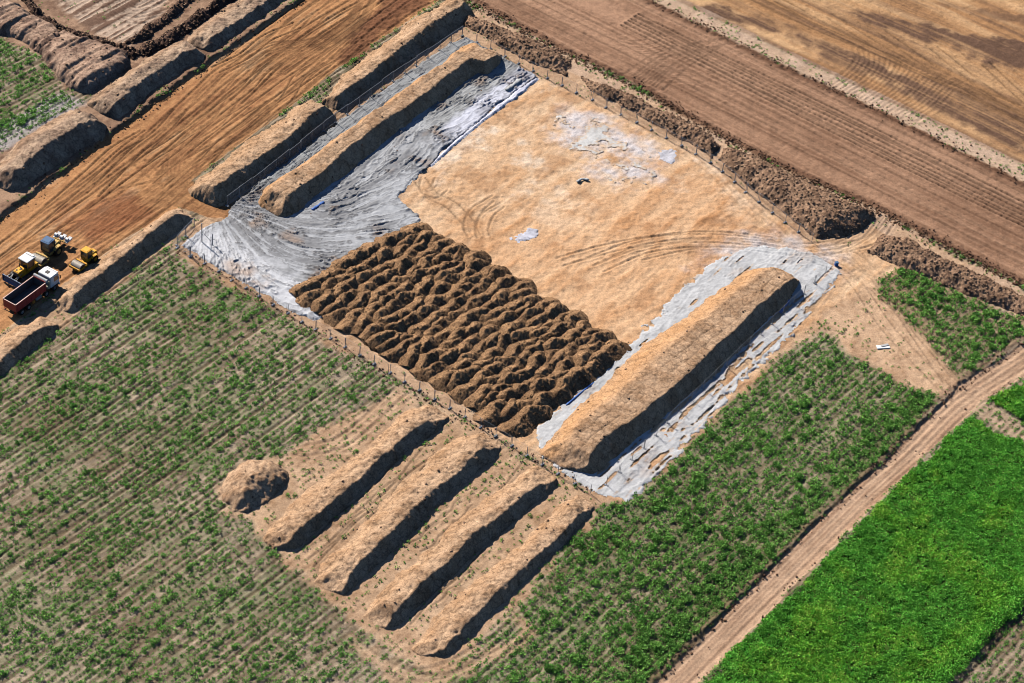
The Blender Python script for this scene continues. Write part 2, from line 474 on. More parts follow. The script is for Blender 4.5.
# dirt road, right
DRD = [(560, 790), (655, 683), (828, 511), (888, 457), (943, 400), (960, 385), (1023, 342), (1160, 245), (1160, 300), (1024, 377), (988, 397), (943, 437), (868, 511), (698, 683), (600, 790)]
m_d, sd_d = zmask(DRD, 0.22, 0.25)
DD = unit(P(888, 457) - P(655, 683)); ud, vd = along(DD)
s4 = 0.5 * vnoise(ud / 60, vd / 0.5, 91) + 0.35 * vnoise(ud / 30, vd / 0.25, 92) + 0.3 * WARP
C[...] = C + (blend3(C_DIRT, C_DIRT2, np.clip(0.25 + 0.7 * s4, 0, 1)) - C) * m_d[..., None]
Z -= m_d * (0.27 - 0.06 * s4)
wr = np.exp(-((d_rl - 0.55) / 0.5) ** 2) * (1 - m_d)
Z += wr * (0.08 + 0.12 * WARP2); cmix(wr * 0.6, lin(140, 110, 82, K)); VEG *= (1 - 0.9 * wr)
VEG *= (1 - m_d); ZONE[m_d > 0.5] = 5

# meadow, bottom right
ME = [(698, 692), (868, 516), (943, 442), (968, 424), (1000, 438), (1060, 470), (1250, 560), (1250, 420), (1060, 500), (1040, 590), (1024, 606), (955, 690), (930, 745), (640, 745)]
ME = [(650, 745), (698, 690), (868, 518), (943, 444), (970, 418), (1000, 434), (1024, 446), (1250, 560), (1100, 520), (1024, 603), (950, 683), (880, 760)]
m_m, sd_m = zmask(ME, 0.4, 0.5)
ME2 = [(990, 400), (1024, 383), (1250, 260), (1250, 520), (1024, 418), (1005, 408)]
m_m2, _ = zmask(ME2, 0.4, 0.5)
m_m = np.maximum(m_m, m_m2)
C[...] = C + (blend3(C_MEAD, C_MEAD * 1.25, np.clip(0.5 + WARP, 0, 1)) - C) * m_m[..., None]
Z += m_m * (0.15 + 0.10 * WARP2)
VEG *= (1 - m_m); ZONE[m_m > 0.5] = 6
# side track between the meadow and the verge
m_tr, _ = zmask([(968, 410), (985, 400), (1024, 428), (1250, 555), (1250, 575), (1024, 446)], 0.4, 0.3)
m_tr = m_tr * (1 - m_m2)
cmix(m_tr * 0.6, C_STRAW); VEG[...] = np.where(m_tr > 0.5, 0.3, VEG)

for _m in (m_pl, m_sf, m_gs, m_pit, m_h, m_d, m_m): FUR *= 1 - np.clip(_m, 0, 1)
Z += (0.045 * furrow - 0.10 * tm) * FUR
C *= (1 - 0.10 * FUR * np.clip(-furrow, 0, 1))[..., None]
# -- wheel tracks pressed into the soil
RUT = np.zeros(GX.shape, F4); RID = np.zeros(GX.shape, F4); DRK = np.zeros(GX.shape, F4)
n0 = len(far)


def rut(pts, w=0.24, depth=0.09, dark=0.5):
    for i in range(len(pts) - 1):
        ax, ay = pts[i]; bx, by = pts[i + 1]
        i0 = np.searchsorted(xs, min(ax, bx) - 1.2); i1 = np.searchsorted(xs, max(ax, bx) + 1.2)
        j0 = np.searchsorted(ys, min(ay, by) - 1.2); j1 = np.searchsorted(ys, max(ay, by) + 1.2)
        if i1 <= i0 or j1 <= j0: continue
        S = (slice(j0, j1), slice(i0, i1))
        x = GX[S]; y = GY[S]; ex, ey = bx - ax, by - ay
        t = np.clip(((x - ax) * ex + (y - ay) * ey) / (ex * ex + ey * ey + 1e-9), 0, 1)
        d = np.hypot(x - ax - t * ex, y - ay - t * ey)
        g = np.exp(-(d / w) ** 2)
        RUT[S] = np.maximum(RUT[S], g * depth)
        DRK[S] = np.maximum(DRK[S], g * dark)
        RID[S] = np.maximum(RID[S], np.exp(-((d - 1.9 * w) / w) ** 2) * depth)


def track(pts, gauge=1.9, w=0.24, depth=0.09, dark=0.5, twin=True):
    pts = smooth_line(pts, 8)
    tg = np.gradient(pts, axis=0); tg /= np.linalg.norm(tg, axis=1)[:, None] + 1e-9
    nm = np.stack([-tg[:, 1], tg[:, 0]], 1)
    for s in ((-1, 1) if twin else (0,)):
        rut(pts + nm * s * gauge / 2, w, depth, dark)


def tpx(pts, **k):
    track(PP(pts), **k)


# haul road: long passes, weaving
a0 = P(0, 216); nrm = np.array([DH[1], -DH[0]])              # to the lower right
for k in range(40):
    v0 = random.uniform(2.0, 24.0); ph = random.uniform(0, 6.28); am = random.uniform(0.5, 3.2)
    ua = random.uniform(-20, 60); L = random.uniform(18, 70)
    pts = [a0 + DH * (ua + s) + nrm * (v0 + am * math.sin(s / random.choice((17.0, 23.0)) + ph) - 0.00 * s) for s in np.arange(0, L, 6)]
    q = [p for p in pts if 1.2 < p @ nrm - a0 @ nrm < 25]
    if len(q) > 3: track(q, depth=random.uniform(0.08, 0.18), w=random.uniform(0.15, 0.22), dark=random.choice((0.5, 0.8, 1.15, 1.3)))
for c in ([(120, 190), (165, 184), (195, 202), (232, 214)], [(140, 160), (170, 186), (200, 207), (230, 219)], [(190, 140), (182, 172), (204, 198), (236, 211)],
          [(90, 225), (150, 196), (190, 206), (226, 222)], [(245, 105), (180, 160), (196, 192), (232, 208)], [(175, 150), (176, 182), (205, 203), (236, 216)],
          [(170, 160), (170, 186), (200, 206), (236, 214)], [(205, 140), (190, 170), (208, 196), (236, 209)]):
    tpx(c, depth=0.11, dark=0.6)
for k in range(12):
    tpx([(238 + 6 * k, 62 + 1.2 * k), (272 + 5 * k, 44 + k), (318 + 4 * k, 40 - 2 * k), (352 + 2 * k, 30 - 5 * k), (366 + 2 * k, -6 - 5 * k)], depth=0.14, dark=0.85, w=0.2)
for k in range(8):
    tpx([(70 + 9 * k, 238 - 3 * k), (110 + 8 * k, 205 - 2 * k), (150 + 4 * k, 196 + 1 * k), (176, 208)][:3 + k % 2], depth=0.10, dark=0.5, w=0.2)
for k in range(5):
    tpx([(30 + 14 * k, 244 - 8 * k), (70 + 12 * k, 232 - 10 * k), (112 + 8 * k, 236 - 14 * k)], depth=0.08, dark=0.6, w=0.2)
# pit floor
for c in ([(474, 236), (470, 226), (476, 212), (490, 203), (497, 199)], [(484, 238), (482, 228), (488, 214), (499, 204)], [(428, 178), (426, 188), (434, 194), (442, 188)], [(420, 180), (432, 195), (452, 206), (470, 224)], [(560, 262), (620, 246), (680, 239), (740, 240), (800, 248), (850, 240), (876, 214)],
          [(590, 262), (640, 244), (700, 236), (760, 240), (820, 252), (862, 236), (884, 214)], [(600, 268), (650, 248), (720, 243), (800, 252), (868, 242), (890, 220)],
          [(640, 256), (700, 244), (770, 246), (838, 262), (900, 310), (958, 376)], [(820, 250), (862, 262), (905, 316), (950, 382)], [(836, 240), (860, 258), (915, 320), (966, 380)],
          [(812, 258), (850, 276), (890, 330), (945, 388)], [(620, 300), (660, 262), (720, 216), (760, 205)], [(655, 330), (690, 280), (700, 240), (730, 215), (790, 238)]):
    ex = max(q[0] for q in c) > 845; lf = max(q[0] for q in c) < 500
    tpx(c, depth=0.12 if (ex or lf) else 0.03, dark=0.8 if lf else (0.45 if ex else 0.2), w=0.18)
for k in range(4):
    tpx([(820 - 4 * k, 292 + 5 * k), (740 - 4 * k, 370 + 5 * k), (660 - 3 * k, 452 + 5 * k)], depth=0.07, dark=0.55)
for k in range(3):
    tpx([(600, 86 + 5 * k), (650, 117 + 5 * k), (705, 152 + 6 * k), (752, 196 + 7 * k), (800, 240 + 4 * k)], depth=0.06, dark=0.4)
# ploughed field: passes along it, and a turn
b0 = P(565, 52); nb = np.array([-DBF[1], DBF[0]])
for k, v in enumerate((5.5, 9.2, 13.1, 14.4, 16.2, 17.4, 21.0)):
    strong = 13 <= v <= 17.5
    track([b0 + DBF * s + nb * (v + 0.25 * math.sin(s / 19 + k)) for s in np.arange(-30 if not strong else 2, 150, 8)], depth=0.2 if strong else 0.09, dark=1.0 if strong else 0.6, w=0.2, gauge=0.9 if strong else 1.9)
for k in range(9):
    tpx([(505 + 4 * k, -4 + 2 * k), (560 + 4 * k, 22 + 2 * k), (628 + 3 * k, 44 + 4 * k), (672 + 2 * k, 40 + 5 * k), (700 + 4 * k, 52 + 5 * k), (720 + 7 * k, 66 + 5 * k)][:6 if k % 2 else 5], depth=0.09, dark=-0.6)
for k in range(5):
    tpx([(630 + 7 * k, 76 + 3 * k), (660 + 6 * k, 56 + 2 * k), (700 + 5 * k, 46 - k)], depth=0.09, dark=0.6)
# stubble field: swaths and a turning fan
for k in range(14):
    tpx([(700 + 26 * k, -24 + 8 * k), (770 + 24 * k, 8 + 9 * k), (860 + 22 * k, 44 + 10 * k), (1000 + 20 * k, 96 + 12 * k)], depth=0.07, dark=0.7 if k % 2 else -0.5, gauge=1.6)
for k in range(11):
    tpx([(826 + 9 * k, 88 + 3.2 * k), (846 + 9 * k, 74 + 3.2 * k), (858 + 9.5 * k, 60 + 3 * k), (856 + 11 * k, 48 + 3.5 * k)], depth=0.10, dark=-0.55, gauge=0.8, w=0.3)
# dirt road
for v in (1.0, 1.6, 2.3):
    nd = np.array([DD[1], -DD[0]])
    track(PP([(655 + v * 10, 683), (828 + v * 10, 511), (888 + v * 11, 457), (943 + v * 12, 400 + v), (1023 + v * 6, 342 + v * 8), (1120, 275 + v * 10)]), depth=0.07, dark=0.45, gauge=1.7)
tpx([(958, 384), (1000, 404), (1100, 460)], depth=0.08, dark=0.1)
# curved tracks, top left
for k in range(5):
    tpx([(96 + 5 * k, -10), (110 + 4 * k, 8 - k), (132 + 2 * k, 20 - 3 * k), (165, 16 - 5 * k)], depth=0.10, dark=0.5)
for k in range(22):
    f0 = random.random(); p0 = P(250, 545) * (1 - f0) + P(440, 665) * f0; q0 = P(415, 400) * (1 - f0) + P(600, 500) * f0
    ta, tb = sorted((random.uniform(0, 1), random.uniform(0, 1)))
    if tb - ta > 0.2: track([p0 + (q0 - p0) * t_ + RNG.normal(0, 0.25, 2) for t_ in np.linspace(ta, tb, 6)], depth=0.10, dark=0.8, w=0.15)
# rows of wheel marks beside the earth berms, bottom
for c in ([(230, 520), (262, 560), (330, 615), (395, 668), (440, 672), (500, 640)], [(222, 500), (240, 540), (310, 605), (380, 664), (450, 680), (520, 635)],
          [(300, 452), (345, 440), (400, 392)], [(308, 520), (360, 478), (412, 438), (440, 420)], [(360, 560), (410, 515), (462, 470), (505, 440)], [(415, 600), (470, 548), (520, 505)]):
    tpx(c, depth=0.09, dark=0.45)
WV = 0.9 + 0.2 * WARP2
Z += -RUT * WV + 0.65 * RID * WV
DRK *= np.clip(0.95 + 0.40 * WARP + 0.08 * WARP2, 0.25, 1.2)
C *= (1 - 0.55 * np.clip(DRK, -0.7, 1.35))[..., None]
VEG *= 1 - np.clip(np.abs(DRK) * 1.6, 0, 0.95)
Z += 0.02 * fbm(GX / 0.35, GY / 0.35, 99, 2)
# flatten detail far outside the picture
out = (GX < X0 - 1) | (GX > xd[-1] + 1) | (GY < Y0 - 1) | (GY > yd[-1] + 1)
Z[out] = 0
C = np.clip(C, 0.01, 0.8)


def gz(x, y):
    i = np.clip(np.searchsorted(xs, x), 0, NX - 1); j = np.clip(np.searchsorted(ys, y), 0, NY - 1)
    return Z[j, i]


V = np.stack([GX.ravel(), GY.ravel(), Z.ravel()], 1); FQ = grid_faces(NX, NY)
CF = C.reshape(-1, 3); fz = ZONE.ravel()[FQ[:, 0]]
for zid, nm in enumerate(('ground', 'haul_road', 'sand_floor', 'ploughed_field', 'stubble_field', 'dirt_road', 'meadow_ground')):
    v, q, c = sub_mesh(V, FQ, fz == zid, CF)
    tag(mesh_np(nm, v, q, M_GROUND, col=c), kind='structure')
del V, FQ

# ------------------------------------------------------------------ earth banks
BANKV = []                                                  # surface points for clods


def local_grid(poly, pad=1.2, step=0.15):
    lo = poly.min(0) - pad; hi = poly.max(0) + pad
    x = np.arange(lo[0], hi[0], step).astype(F4); y = np.arange(lo[1], hi[1], step).astype(F4)
    gx, gy = np.meshgrid(x, y)
    return gx, gy


def finish_bank(name, label, cat, group, gx, gy, h, col, mat, keep, clod=0.0, base=-0.12):
    """h: height above local ground; keep: mask"""
    z = np.where(keep, h, base - 0.2) + np.minimum(gz(gx.ravel(), gy.ravel()).reshape(gx.shape), 0.2) * np.clip(1 - h / 1.0, 0, 1)
    ny, nx = gx.shape
    V = np.stack([gx.ravel(), gy.ravel(), z.ravel()], 1)
    Fq = grid_faces(nx, ny)
    k = keep.ravel(); ff = k[Fq].any(1)
    v, q, c = sub_mesh(V, Fq, ff, col.reshape(-1, 3))
    loc = (float(v[:, 0].mean()), float(v[:, 1].mean()), 0.0)
    o = mesh_np(name, v, q, mat, loc=loc, col=c)
    tag(o, label, cat, group)
    if clod:
        n = int(len(v) * clod); BANKV.append(v[RNG.integers(0, len(v), n)])
    return o


def berm(label, group, ridge, lit, dark, u_end=None, slope=1.22, plateau=0.55, rough=0.10, cap=2.4, pats=False, c1=None, c2=None, clod=0.004, gully=0.06, seed=0, hmul=1.0):
    """ridge at height h, lit toe and dark toe as traced; h chosen so the shaded face has the given slope"""
    ax = unit(P(*dark[-1]) - P(*dark[0])); nv = np.array([-ax[1], ax[0]])  # v positive = lit side
    lo, hi = 0.4, 5.0
    D = PP(dark)
    for _ in range(30):
        h = (lo + hi) / 2
        Rg = PP(ridge, h)
        w = np.interp(Rg @ ax, D @ ax, D @ nv); gap = np.mean(Rg @ nv - w)
        if gap > h * 1.20: lo = h
        else: hi = h
    h *= hmul
    Rg = PP(ridge, h); Lt = PP(lit); face = h / slope
    allp = np.vstack([D, Lt])
    ue0, ue1 = (allp @ ax).min(), (allp @ ax).max()
    gx, gy = local_grid(np.vstack([allp, Rg]))
    u = gx * ax[0] + gy * ax[1]; v = gx * nv[0] + gy * nv[1]
    nz = fbm(gx / 1.8, gy / 1.8, 200 + seed, 4); nf = fbm(gx / 0.5, gy / 0.5, 210 + seed, 3); nl = fbm(u / 5, u * 0, 205 + seed, 3)
    def ip(A):
        A = A[np.argsort(A @ ax)]
        return np.interp(u, A @ ax, A @ nv)
    vR, vL = ip(Rg), ip(Lt)
    vD = np.maximum(ip(D), vR - face)
    vR = vR + 0.32 * nl; vD = vD + 0.30 * fbm(u / 3, u * 0 + 5, 207 + seed, 3); vL = vL + 0.4 * fbm(u / 4, u * 0 + 9, 208 + seed, 3)
    e = np.clip(np.minimum(u - ue0, ue1 - u) / cap, 0, 1)
    rnd = np.sqrt(np.clip(1 - (1 - e) ** 2, 0, 1)) * 0.5 + 0.5
    mid = (vD + vL) / 2
    vD = mid + (vD - mid) * rnd; vL = mid + (vL - mid) * rnd; vR = mid + (vR - mid) * rnd
    sl = (vL - v + 0.25 * nz) / np.maximum(vL - vR, 0.3); sd = (v - vD + 0.15 * nz) / np.maximum(vR - vD, 0.3)
    pl = np.clip(sl / (1 - plateau), 0, 1); kt = 0.05 if plateau > 0.5 else 0.14
    pl = (1 - kt) * (pl * (1.12 - 0.12 * pl)) + kt * np.clip(sl, 0, 1)
    pr = np.where(v > vR, pl, np.clip(sd, 0, 1))
    capf = np.clip(np.minimum(u - ue0, ue1 - u) / cap + 0.15 * nz, 0, 1)
    capf = capf * (1.08 - 0.08 * capf)
    hh = h * np.minimum(pr, capf)
    gl = vnoise(u / 0.55, v / 3.5, 230 + seed)
    env = np.clip(hh / 0.5, 0, 1)
    drkside = (v < vR)
    hh = hh + env * (np.where(drkside, 0.5, 1.0) * rough * nz * 1.2 + rough * 0.8 * nf + np.where(drkside, gully * gl, 0) + 0.16 * nl + np.where(drkside, 0, 0.06) * vnoise(u / 0.35, v / 1.4, 236 + seed) - np.where(drkside, 0.0, 0.07) * sstep(0.10, 0.0, np.abs(fbm(gx / 1.5, gy / 1.1, 240 + seed, 3))))
    keep = (np.minimum(sl, sd) > -0.03) & (u > ue0) & (u < ue1) & (hh > -0.02)
    c1 = C_BARE * 0.94 if c1 is None else c1; c2 = C_BARE2 if c2 is None else c2
    t = np.clip(0.42 + 0.5 * nz + 0.35 * nf, 0, 1)
    col = blend3(c1, c2, t)
    crk_shade = sstep(0.10, 0.02, np.abs(fbm(gx / 1.5, gy / 1.1, 240 + seed, 3)))
    if pats:
        row_ = np.floor((v + 0.25 * nz) / 1.5)
        gu = np.abs(((u + 0.3 * nz + 0.9 * row_) % 2.1) - 1.05); gv = np.abs(((v + 0.25 * nz) % 1.5) - 0.75)
        seam = np.maximum(sstep(0.16, 0.04, 1.05 - gu), sstep(0.16, 0.04, 0.75 - gv)) * (0.35 + 0.65 * (nl > -0.2)) * (v > vR) * sstep(0.45, 0.6, sl)
        crk_shade = np.maximum(crk_shade * 0.5, seam); hh = hh - 0.06 * seam * env
    col = col * (1 - 0.35 * crk_shade)[..., None]  # seams and cracks darkened; cracks mostly carry painted contour shadows of lumps
    up = sstep(0.4, 0.0, np.abs(sl - (0.22))) * (v > vR)
    col = blend3(col, lin(214, 158, 98, K), up * (0.6 if pats else 0.2))
    return finish_bank('earth_berm', label, 'berm', group, gx, gy, hh, col, M_SOIL, keep, clod)


g1 = 'earth berms inside the fenced pit'
berm('long sandy earth berm on grey sheeting along the upper left fence', g1,
     [(275, 204), (330, 165), (380, 124), (430, 88), (470, 58), (486, 62)], [(254, 205), (262, 190), (300, 166), (380, 108), (430, 72), (464, 45), (480, 47)],
     [(284, 220), (296, 216), (330, 195), (380, 159), (430, 123), (470, 92), (492, 72)], seed=1, plateau=0.6, rough=0.06, pats=True)
berm('longest broad earth berm ringed by white fleece right of the dark heap', g1,
     [(597, 446), (646, 407), (710, 354), (760, 302), (782, 287)], [(548, 440), (560, 424), (634, 352), (703, 303), (748, 270), (778, 268)],
     [(570, 474), (602, 476), (640, 448), (700, 402), (760, 342), (786, 310), (795, 290)], seed=2, plateau=0.55, cap=3.0, rough=0.06, pats=True)
g2 = 'earth berms on the weed field below the pit'
berm('narrow earth berm next to the round mound below the pit fence', g2,
     [(288, 538), (340, 495), (375, 461), (395, 444), (436, 416)], [(265, 532), (312, 487), (360, 452), (400, 417), (425, 401)],
     [(278, 552), (306, 548), (345, 521), (380, 483), (410, 454), (452, 424)], seed=3, plateau=0.3, rough=0.15, cap=3.6)
berm('second earth berm from the round mound, long and evenly ridged', g2,
     [(340, 581), (395, 530), (427, 494), (492, 443)], [(316, 574), (365, 522), (408, 478), (458, 437), (472, 432)],
     [(326, 592), (346, 597), (407, 544), (459, 496), (511, 451)], seed=4, plateau=0.3, rough=0.14, cap=3.6)
berm('third earth berm from the round mound with a blunt lower end', g2,
     [(390, 612), (459, 549), (518, 498), (550, 474)], [(364, 610), (420, 556), (470, 512), (530, 466)],
     [(376, 628), (398, 634), (470, 567), (530, 512), (562, 482)], seed=5, plateau=0.3, rough=0.14, cap=3.6)
berm('earth berm farthest from the round mound, its end beside the fence corner', g2,
     [(448, 640), (498, 593), (534, 557), (589, 504)], [(410, 648), (440, 615), (474, 584), (535, 530), (575, 492)],
     [(425, 660), (456, 655), (482, 634), (522, 591), (600, 508)], seed=6, plateau=0.3, rough=0.14, cap=3.6)
g3 = 'earth berms beside the haul road'
berm('earth berm beside the parked truck and the crop field', g3,
     [(70, 297), (110, 266), (145, 238), (180, 212)], [(54, 306), (60, 291), (120, 246), (160, 217), (176, 206)],
     [(62, 312), (70, 313), (92, 303), (130, 274), (160, 252), (195, 226)], seed=7, plateau=0.3)
berm('earth berm cut by the left picture edge behind the truck', g3,
     [(-40, 392), (0, 360), (40, 327), (44, 326)], [(-50, 375), (0, 340), (30, 318), (42, 316)],
     [(-50, 420), (0, 382), (30, 360), (54, 336)], seed=8, plateau=0.3)
berm('earth berm between haul road and pit entrance fence', g3,
     [(212, 188), (245, 165), (280, 141), (314, 113)], [(192, 186), (200, 178), (225, 160), (265, 130), (305, 101)],
     [(216, 208), (229, 208), (262, 185), (303, 158), (336, 120)], seed=9, plateau=0.3, rough=0.14, cap=1.4)
berm('earth berm between haul road and the far corner of the pit fence', g3,
     [(344, 90), (385, 59), (436, 22), (453, 11)], [(332, 92), (345, 72), (385, 42), (432, 8), (448, 0)],
     [(337, 112), (352, 108), (402, 73), (442, 45), (465, 27)], seed=10, plateau=0.3, rough=0.14, cap=1.2)
g4 = 'earth banks beyond the haul road ditch'
cA, cB = lin(196, 166, 130, K), lin(146, 118, 92, K)
berm('rough earth bank above the ditch next to the green corner', g4,
     [(18, 166), (50, 145), (78, 126), (88, 122)], [(-4, 165), (20, 142), (50, 122), (70, 108), (82, 112)],
     [(10, 194), (32, 188), (70, 164), (94, 146)], seed=11, plateau=0.3, rough=0.16, gully=0.12, c1=cA, c2=cB)
berm('steep earth bank above the ditch with a sheer shaded face', g4,
     [(117, 101), (150, 74), (182, 52), (190, 50)], [(90, 100), (112, 82), (150, 56), (176, 41), (187, 44)],
     [(106, 117), (118, 118), (150, 99), (179, 80), (194, 69)], seed=12, plateau=0.4, rough=0.15, gully=0.12, c1=cA, c2=cB, cap=1.5)
berm('earth bank above the ditch running out through the top edge', g4,
     [(217, 34), (256, 6), (300, -26)], [(186, 40), (205, 22), (240, -4), (285, -40)],
     [(205, 52), (218, 50), (256, 24), (315, -22)], seed=13, plateau=0.45, rough=0.15, gully=0.12, c1=cA, c2=cB, cap=1.6)


def heap(label, group, poly, hmax, slope, rough, c1, c2, name='spoil_bank', cat='spoil bank', mat=None, clod=0.02, seed=0, stripe=0.0, keepsd=0.0, pts_extra=None, pw=1.0):
    pl = PP(poly)
    gx, gy = local_grid(pl)
    nz = fbm(gx / 1.6, gy / 1.6, 300 + seed, 4); nf = fbm(gx / 0.34, gy / 0.34, 310 + seed, 2); nb_ = fbm(gx / 4, gy / 4, 320 + seed, 3)
    sd = poly_sd(gx, gy, pl) + 0.35 * nz
    h = np.clip(sd * slope, 0, None)
    h = hmax * (1 - np.exp(-(h / hmax) ** pw)) if pw != 1 else hmax * np.tanh(h / hmax * 1.1)
    env = np.clip(h / 0.4, 0, 1)
    blob = np.abs(fbm(gx / 0.75, gy / 0.75, 330 + seed, 3))
    h = h + env * (rough * (0.45 * nz + 0.75 * nf + 0.8 * (0.4 - blob)) + 0.07 * hmax * nb_)
    if stripe:
        us_, vs_ = gx * DA[0] + gy * DA[1], -gx * DA[1] + gy * DA[0]
        h = h + env * stripe * vnoise(us_ / 6, vs_ / 0.6, 340 + seed)
    keep = sd > keepsd
    t = np.clip(0.45 + 0.5 * nz + 0.4 * nf, 0, 1)
    return finish_bank(name, label, cat, group, gx, gy, np.maximum(h, 0.0), blend3(c1, c2, t), mat or M_SOIL, keep, clod)


g5 = 'rough spoil banks along the ploughed field'
k1, k2 = lin(188, 150, 112, K), lin(128, 98, 72, K)
heap('cloddy spoil bank at the top corner of the pit fence', g5, [(458, 13), (480, 20), (520, 36), (556, 50), (572, 62), (566, 76), (540, 68), (500, 47), (466, 27)], 1.5, 0.85, 0.15, k1, k2, seed=1, clod=0.22)
heap('middle cloddy spoil bank between pit fence and ploughed field', g5, [(580, 76), (620, 92), (665, 112), (705, 130), (722, 146), (712, 158), (690, 145), (645, 119), (590, 91)], 1.5, 0.85, 0.15, k1, k2, seed=2, clod=0.22)
heap('widest spoil bank beside the ploughed field, its shaded end at the exit track', g5, [(724, 149), (760, 160), (800, 180), (850, 204), (872, 212), (875, 220), (862, 230), (838, 238), (815, 239), (790, 218), (757, 194), (732, 172), (718, 160)], 2.4, 0.9, 0.14, k1, k2, seed=3, clod=0.22)
heap('cloddy spoil bank right of the exit track above the weed triangle', g5, [(882, 236), (905, 238), (950, 262), (1024, 297), (1120, 342), (1120, 370), (1024, 318), (975, 298), (930, 280), (890, 264), (866, 252)], 1.7, 0.8, 0.15, k1, k2, seed=4, clod=0.22)
heap('round sandy earth mound standing alone in the weed field', 'round mound', [(219, 490), (228, 472), (248, 460), (272, 460), (288, 472), (286, 486), (270, 500), (250, 513), (232, 512)], 2.1, 0.95, 0.12, C_BARE * 0.95, C_BARE2, name='earth_mound', cat='mound', seed=5, clod=0.004)
g6 = 'purple brown spoil heaps in the top left'
p1, p2 = lin(196, 162, 128, K), lin(134, 104, 82, K)
heap('flat topped spoil heap cut by the left picture edge near the top', g6, [(-30, 20), (-10, -6), (18, 4), (40, 24), (46, 44), (24, 42), (0, 34), (-30, 40)], 1.35, 1.5, 0.07, p1, p2, seed=6, stripe=0.3)
heap('flat topped spoil heap with a dark cut, middle of the top left heaps', g6, [(14, 22), (36, 16), (58, 28), (66, 42), (52, 58), (38, 52), (22, 42)], 1.4, 1.5, 0.07, p1, p2, seed=7, stripe=0.3)
heap('largest flat topped spoil heap beside the green corner', g6, [(40, 52), (62, 32), (90, 42), (128, 56), (130, 66), (112, 82), (92, 95), (76, 92), (58, 80)], 1.75, 1.5, 0.07, p1, p2, seed=8, stripe=0.3)
g7 = 'ridges of dark rough topsoil in the top left'
q1, q2 = lin(112, 86, 68, K), lin(74, 54, 42, K)
heap('dark rough topsoil ridge behind the purple brown heaps', g7, [(16, -6), (30, -4), (48, 18), (70, 30), (100, 38), (138, 50), (134, 60), (110, 54), (80, 44), (58, 34), (36, 18)], 1.0, 0.8, 0.35, q1, q2, name='topsoil_ridge', cat='soil ridge', seed=9, clod=0.22)
heap('dark rough topsoil ridge nearest the haul road bank', g7, [(130, 58), (140, 46), (170, 30), (205, 8), (225, -10), (250, -20), (238, 0), (205, 22), (180, 40), (150, 56)], 1.2, 0.8, 0.38, q1, q2, name='topsoil_ridge', cat='soil ridge', seed=10, clod=0.22)
heap('dark rough topsoil ridge along the striped pale soil', g7, [(122, 46), (140, 30), (165, 14), (190, -10), (210, -18), (192, 4), (168, 24), (146, 40)], 0.9, 0.8, 0.38, q1, lin(120, 92, 70, K), name='topsoil_ridge', cat='soil ridge', seed=11, clod=0.22)

# ------------------------------------------------------------------ the big heap: tipped loads in rows
ORD = ['', 'first', 'second', 'third', 'fourth', 'fifth', 'sixth', 'seventh', 'eighth', 'ninth', 'tenth', 'eleventh', 'twelfth', 'thirteenth', 'fourteenth', 'fifteenth', 'sixteenth', 'seventeenth', 'eighteenth', 'nineteenth', 'twentieth',
       'twenty-first', 'twenty-second', 'twenty-third', 'twenty-fourth', 'twenty-fifth', 'twenty-sixth', 'twenty-seventh', 'twenty-eighth', 'twenty-ninth', 'thirtieth']
hL, hT, hR, hB = P(295, 285, 1.0), P(418, 223, 1.0), P(620, 343, 1.0), P(520, 427, 1.0)
dA_h = unit(hT - hL)
ang_h = math.atan2(dA_h[1], dA_h[0])


def load_mesh(seed, la=3.0, wb=2.35, H=1.95):
    a = np.arange(-la, la + 0.01, 0.10).astype(F4); b = np.arange(-wb - 0.8, wb + 1.0 + 0.01, 0.10).astype(F4)
    ga, gb = np.meshgrid(a, b)
    nz = fbm(ga / 1.1, gb / 1.1, 400 + seed, 4); nf = fbm(ga / 0.30, gb / 0.30, 420 + seed, 3)
    ca = 0.45 * vnoise(ga / 1.0, ga * 0, 430 + seed)         # wavy crest
    sk = 0.35 * (np.abs(ga / la)) ** 1.5                     # crest bends back at its ends
    bb = gb - ca + sk * (1 if seed % 3 else -0.8)
    bb = np.where(bb > 0, bb / 1.18, bb / 0.92)
    r = np.sqrt((np.abs(ga) / la) ** 3.0 + (np.abs(bb) / wb) ** 2 * 1.0)
    r = 0.45 * r + 0.55 * (np.abs(bb) / wb + 0.45 * np.abs(ga / la) ** 2.5) + 0.04 * nz
    h = H * (1.02 - np.sqrt(r * r + 0.0006)) + 0.10 * nf * np.clip(1.2 - r, 0, 1) + 0.10 * nz
    keep = h > -0.12
    t = np.clip(0.45 + 0.5 * nz + 0.35 * nf, 0, 1)
    col = blend3(lin(184, 142, 96, K), lin(122, 92, 62, K), t)
    V = np.stack([ga.ravel(), gb.ravel(), np.maximum(h, -0.25).ravel()], 1); Fq = grid_faces(len(a), len(b))
    v, q, c = sub_mesh(V, Fq, keep.ravel()[Fq].any(1), col.reshape(-1, 3))
    return v, q, c


